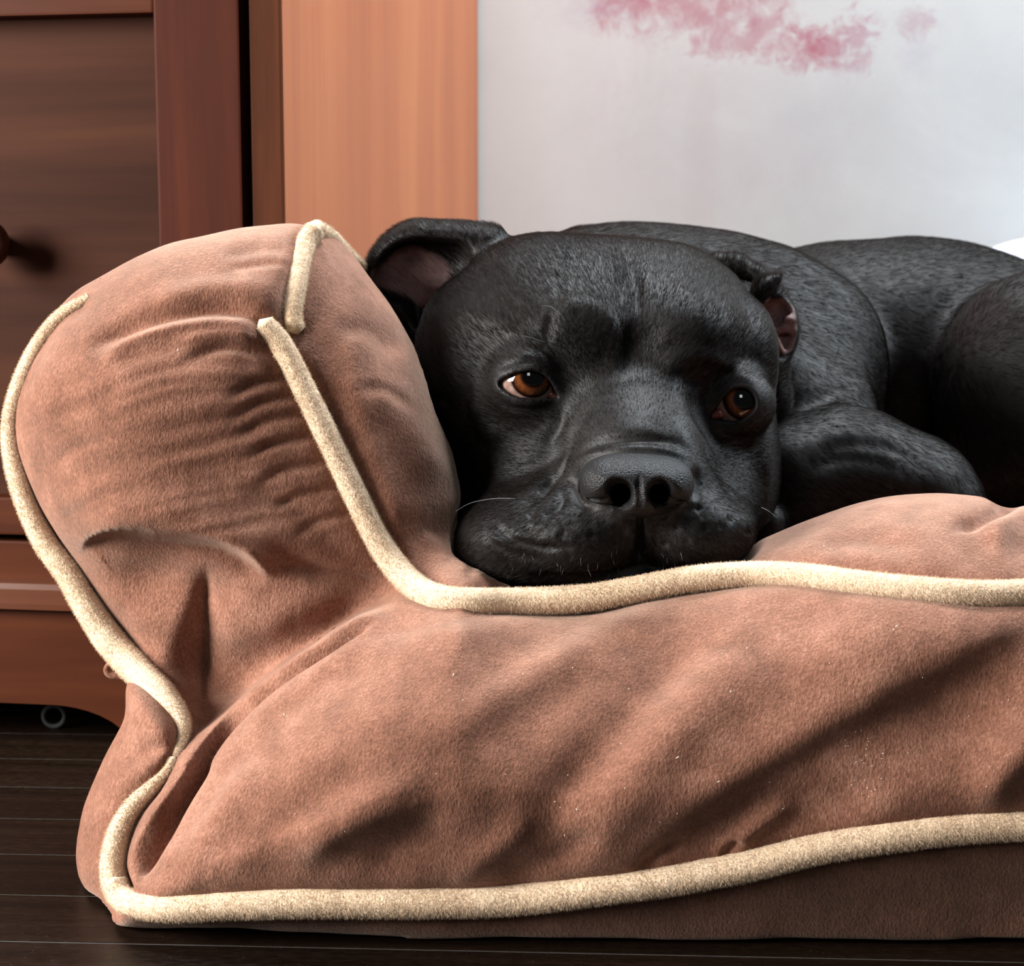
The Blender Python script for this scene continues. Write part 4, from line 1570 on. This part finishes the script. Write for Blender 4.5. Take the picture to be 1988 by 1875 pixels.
# broad folds of the front panel
S.ridge([(1400, 1150), (1290, 1190), (1160, 1255), (1040, 1320), (920, 1390), (820, 1470)], 40, 4.5, 0.3)
S.ridge([(1430, 1190), (1330, 1270), (1220, 1390), (1110, 1520), (1000, 1640)], 50, -5.5, 0.3)
S.ridge([(1500, 1200), (1420, 1310), (1300, 1450), (1180, 1590), (1100, 1690)], 60, 3.5, 0.3)
S.fold([(1150, 1700), (1280, 1640), (1400, 1560), (1540, 1470), (1700, 1380), (1850, 1300), (2000, 1215), (2080, 1170)], 110, 75, -5.5, 26, 0.25)
S.blob((1850, 1400), 150, 80, -6, -30, True)
S.blob((1600, 1560), 130, 50, -3, -28, True)
S.ridge([(1380, 1680), (1480, 1590), (1560, 1560)], 20, 3, 0.3)
S.ridge([(1880, 1570), (1960, 1480), (2060, 1380)], 40, 5.0, 0.3)
S.blob((1250, 1400), 160, 120, 4, -35)
S.blob((1700, 1250), 170, 80, 6, -20)
S.blob((700, 1450), 200, 120, 5, -30)
S.ridge([(560, 1690), (640, 1620), (740, 1560), (850, 1500)], 34, 3.0, 0.3)
S.ridge([(470, 1680), (540, 1610), (620, 1550), (720, 1500)], 38, -3.0, 0.3)
S.ridge([(700, 1700), (780, 1640), (880, 1590)], 38, -2.2, 0.35)
S.ridge([(860, 1710), (960, 1650), (1060, 1560)], 30, 2.2, 0.3)
S.ridge([(960, 1715), (1060, 1680), (1180, 1600)], 28, -2.2, 0.3)
S.ridge([(330, 1730), (380, 1660), (450, 1560), (520, 1470)], 30, 5.0, 0.25)
S.ridge([(1230, 1690), (1290, 1650), (1330, 1630)], 12, -2.5, 0.3)
S.ridge([(1400, 1665), (1425, 1640), (1440, 1625)], 10, -3.5, 0.3)
S.ridge([(700, 1240), (860, 1195), (1000, 1200)], 26, -2.5, 0.3)
# rim near the dog
S.ridge([(2000, 968), (1950, 990), (1890, 1012), (1840, 1022)], 12, -5.0, 0.3)
S.ridge([(2020, 985), (1960, 1020), (1900, 1050)], 30, 4.0, 0.3)
S.ridge([(1560, 1070), (1680, 1050), (1800, 1060)], 22, -1.6, 0.3)
S.ridge([(900, 1130), (930, 1090), (960, 1100)], 10, -1.0, 0.3)
S.fold([(815, 1030), (850, 1050), (885, 1085)], 26, 26, 3.0, 6, 0.3)
S.ridge([(700, 700), (760, 790), (820, 880), (860, 960)], 40, 3.5, 0.3)
S.ridge([(640, 640), (720, 640), (790, 700)], 22, -4.0, 0.3)
S.ridge([(680, 760), (740, 760), (810, 810)], 14, -2.0, 0.3)
S.D += 0.0011 * value_noise(bV, 24, 3) + 0.0006 * value_noise(bV, 60, 4)
bV = push_out(S.done(2))
hz_ = CAM_H + bV[:, 1] * CT - bV[:, 2] * ST
low = hz_ < 0.0008
bV[low, 1] += (0.0008 - hz_[low]) / CT
bW = to_world(bV)

# split the cover along its seams into sewn panels
pxb, pyb = project(bV)


def below(curve, px, py):
    c = np.asarray(curve)
    o = np.argsort(c[:, 0])
    return py > np.interp(px, c[o, 0], c[o, 1])


cen = bV[bQ].mean(1)
cx_, cy_ = project(cen)
top_side = ~below(TOP_PIPE[7:], cx_, cy_) & (cx_ > 820)
# right of the steep part of the top seam
tp = np.asarray([(612, 446), (590, 500), (572, 610)] + TOP_PIPE[1:8])
xs_at = np.interp(cy_, tp[:, 1], tp[:, 0])
top_side |= (cy_ < 1150) & (cx_ > xs_at) & (cx_ <= 900) & ~(below(TOP_PIPE[7:], cx_, cy_) & (cx_ > 820))
fn = vnormals(bV, bQ)[bQ[:, 0]]
backward = fn[:, 2] > 0.15
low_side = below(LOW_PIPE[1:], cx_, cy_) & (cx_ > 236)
lp = np.asarray(LEFT_PIPE + LOWLEFT_PIPE)
xl_at = np.interp(cy_, lp[:, 1], lp[:, 0])
left_side = (cx_ < xl_at) & (cy_ > 1290) & (cy_ < 1800)
left_side |= (cx_ <= 236) & (cy_ > 1735)
bN = vnormals(bW, bQ)
group = np.zeros(len(bQ), int)
group[top_side] = 1
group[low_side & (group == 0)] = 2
group[left_side] = 3
group[(group == 0) & backward & (cen[:, 2] > 0.86)] = 3
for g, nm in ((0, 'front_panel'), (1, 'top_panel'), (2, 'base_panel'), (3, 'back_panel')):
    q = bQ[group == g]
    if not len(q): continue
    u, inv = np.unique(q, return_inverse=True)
    po = mesh_np(nm, bW[u], inv.reshape(q.shape), M['suede_shaded' if g == 2 else 'suede'], bed)
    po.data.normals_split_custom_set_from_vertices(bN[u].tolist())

tri = np.concatenate([bQ[:, :3], bQ[:, [0, 2, 3]]])
bvh = BVHTree.FromPolygons([tuple(v) for v in bV.tolist()], [tuple(t) for t in tri.tolist()])


def surf_depth(px, py, default=None):
    d = Vector(((px - IMG_W / 2) / FPX, (IMG_H / 2 - py) / FPX, 1.0)).normalized()
    h = bvh.ray_cast(Vector((0, 0, 0)), d)
    if h[0] is None: return default
    return h[0].z


PIPES = {}


def pipe(name, L, rpx, out=0.35, zfix=None, seed=1):
    C = resample(catmull(L, 10), 7.0)
    if zfix is not None:
        z = np.interp(np.linspace(0, 1, len(C)), np.linspace(0, 1, len(zfix)), zfix)
    else:
        z = np.array([surf_depth(x, y, np.nan) for x, y in C])
        z[(C[:, 0] > 960) & (C[:, 0] < 1480) & (C[:, 1] < 1200)] = np.nan
        ok = ~np.isnan(z)
        z = np.interp(np.arange(len(z)), np.nonzero(ok)[0], z[ok])
        for _ in range(6):
            zz = np.concatenate([[z[0]] * 4, z, [z[-1]] * 4])
            z = np.convolve(zz, np.ones(9) / 9, 'valid')
    rad = np.interp(np.linspace(0, 1, len(C)), np.linspace(0, 1, len(rpx)), rpx) * z / FPX
    z = z - out * rad
    P = np.stack([(C[:, 0] - IMG_W / 2) * z / FPX, (IMG_H / 2 - C[:, 1]) * z / FPX, z], -1)
    PIPES[name] = PIPES.get(name, []) + [(P, rad)]
    return tube(name, P, rad, M['piping'], bed, 16, 0.03, seed, soft=True)


pipe('piping', TOP_PIPE, [22, 24, 25, 27, 26, 25, 25, 26, 26, 25, 24, 24], 0.5, None, 1)
pipe('piping', LOW_PIPE, [24, 28, 28, 29, 29, 28, 27, 27, 27], 0.5, None, 2)
pipe('piping', LEFT_PIPE, [10, 15, 17, 18, 19, 20, 21, 24, 26, 29, 30, 26, 14, 9], 0.3, None, 3)
pipe('piping', LOWLEFT_PIPE, [8, 11, 16, 20, 24, 25, 26], 0.5, None, 4)
pipe('piping', UP_PIPE, [18, 19, 20, 20, 21], 0.5, None, 5)
pipe('piping', BACK_PIPE, [20, 17, 14, 13], 0.3, [surf_depth(604, 455, 0.83), 0.86, 0.89, 0.92], 6)
# little fabric loop sticking out behind the left seam
zl = surf_depth(255, 1300, 0.80) + 0.006
lp_ = catmull([(262, 1318), (236, 1312), (214, 1310), (207, 1300), (216, 1290), (244, 1296)], 6)
tube('fabric_loop', np.array([cp(x, y, zl) for x, y in lp_]), 0.0016, M['suede'], bed, 10)

# sleeping pad inside the rim
PAD = Field((-0.05, -0.16, 0.80), (0.50, 0.02, 1.40), 0.004)
PAD.F[:] = 0.05
xg, yg, zg = PAD.grids((slice(None),) * 3)
hw = CAM_H + yg * CT - zg * ST
yw = yg * ST + zg * CT
dx = np.abs(xg - 0.220) - 0.240
dy = np.abs(yw - 1.08) - 0.24
dz = np.abs(hw - 0.067) - 0.060
r_ = 0.03
q = [np.maximum(v + r_, 0) for v in (dx, dy, dz)]
PAD.F = (np.sqrt(q[0] ** 2 + q[1] ** 2 + q[2] ** 2) + np.minimum(np.maximum(np.maximum(dx, dy), dz) + r_, 0) - r_).astype(np.float32) * np.ones(PAD.F.shape, np.float32)
PAD.F = np.maximum(PAD.F, 0.0030 - np.minimum(sample(HD, xg, yg, zg), sample(BD, xg, yg, zg)))
pV, pQ = PAD.mesh(2)
pV = push_out(pV)
mesh_np('sleeping_pad', to_world(pV), pQ, M['suede'], bed)

# --- soft pile of the piping
def pile(parts, n, length, rad, seed, mat, name):
    r = np.random.default_rng(seed)
    pts, R = [], []
    tot = sum(np.linalg.norm(np.diff(P, axis=0), axis=1).sum() for P, _ in parts)
    for P, ra in parts:
        s = np.concatenate([[0], np.cumsum(np.linalg.norm(np.diff(P, axis=0), axis=1))])
        k = int(n * s[-1] / tot)
        u = r.uniform(0, s[-1], k)
        C = np.stack([np.interp(u, s, P[:, i]) for i in range(3)], -1)
        T = np.stack([np.interp(u, s, np.gradient(P[:, i], s)) for i in range(3)], -1)
        T /= np.linalg.norm(T, axis=1, keepdims=True)
        rr = np.interp(u, s, ra)
        A = np.cross(T, [0, 0, -1.0]); A /= np.linalg.norm(A, axis=1, keepdims=True)
        Bn = np.cross(A, T)
        th = r.uniform(0, 2 * np.pi, k)
        Nn = A * np.cos(th)[:, None] + Bn * np.sin(th)[:, None]
        D = Nn * 0.75 + r.normal(0, 0.45, (k, 3)) + np.array([0, -0.25, 0])
        D /= np.linalg.norm(D, axis=1, keepdims=True)
        L = length * r.uniform(0.5, 1.3, k)[:, None]
        root = C + Nn * (rr * 0.97)[:, None]
        pts.append(np.stack([root, root + D * L * 0.5, root + D * L + np.array([0, -1, 0]) * L * 0.15], 1))
        R.append(np.tile(rad * np.array([1.0, 0.8, 0.3]), (k, 1)))
    return fur_object(name, [(np.concatenate(pts), np.concatenate(R))], mat, bed)


if FUR:
    pf = pile([q for v in PIPES.values() for q in v], 200000, 0.0011, 0.00006, 4, M['pile'], 'piping_pile')

# lint and crumbs caught in the suede of the front panel
m, nt, b = new_mat('pale_lint')
b.inputs['Base Color'].default_value = (0.75, 0.68, 0.58, 1)
b.inputs['Roughness'].default_value = 0.9
M['lint'] = m
lr = np.random.default_rng(8)
spots = [(1395, 1517, 7), (1315, 1470, 9), (1120, 1572, 8), (1096, 1622, 7), (1740, 1215, 7), (1735, 1222, 5), (1418, 1342, 5), (1450, 1258, 5), (880, 1310, 10), (552, 1388, 9), (1600, 1060, 5), (1612, 1066, 5), (345, 680, 9), (488, 1194, 5)]
for _ in range(26):
    spots.append((1680 + lr.normal(0, 22), 1488 + lr.normal(0, 30), lr.uniform(2.5, 5)))
for _ in range(40):
    spots.append((lr.uniform(420, 1960), lr.uniform(1230, 1650), lr.uniform(2, 3.5)))
LV, LF = [], []
for (x, y, ln) in spots:
    z = surf_depth(x, y)
    if z is None or z > 0.84: continue
    a = lr.uniform(0.6, 2.4); c_ = cp(x, y, z - 0.0005); L = ln * z / FPX * 0.5
    d = np.array([math.cos(a), math.sin(a), 0]) * L
    e = np.array([-math.sin(a), math.cos(a), 0]) * 0.00018
    f_ = np.array([0, 0, -0.00022])
    o_ = len(LV)
    LV += [c_ - d, c_ + e, c_ - e, c_ + f_, c_ + d + f_]
    LF += [(o_, o_ + 1, o_ + 3), (o_, o_ + 3, o_ + 2), (o_ + 4, o_ + 3, o_ + 1), (o_ + 4, o_ + 2, o_ + 3), (o_, o_ + 2, o_ + 1), (o_ + 4, o_ + 1, o_ + 2)]
lint = mesh_np('lint', to_world(np.array(LV)), np.array(LF), M['lint'], bed, smooth=False)
lint['kind'] = 'stuff'
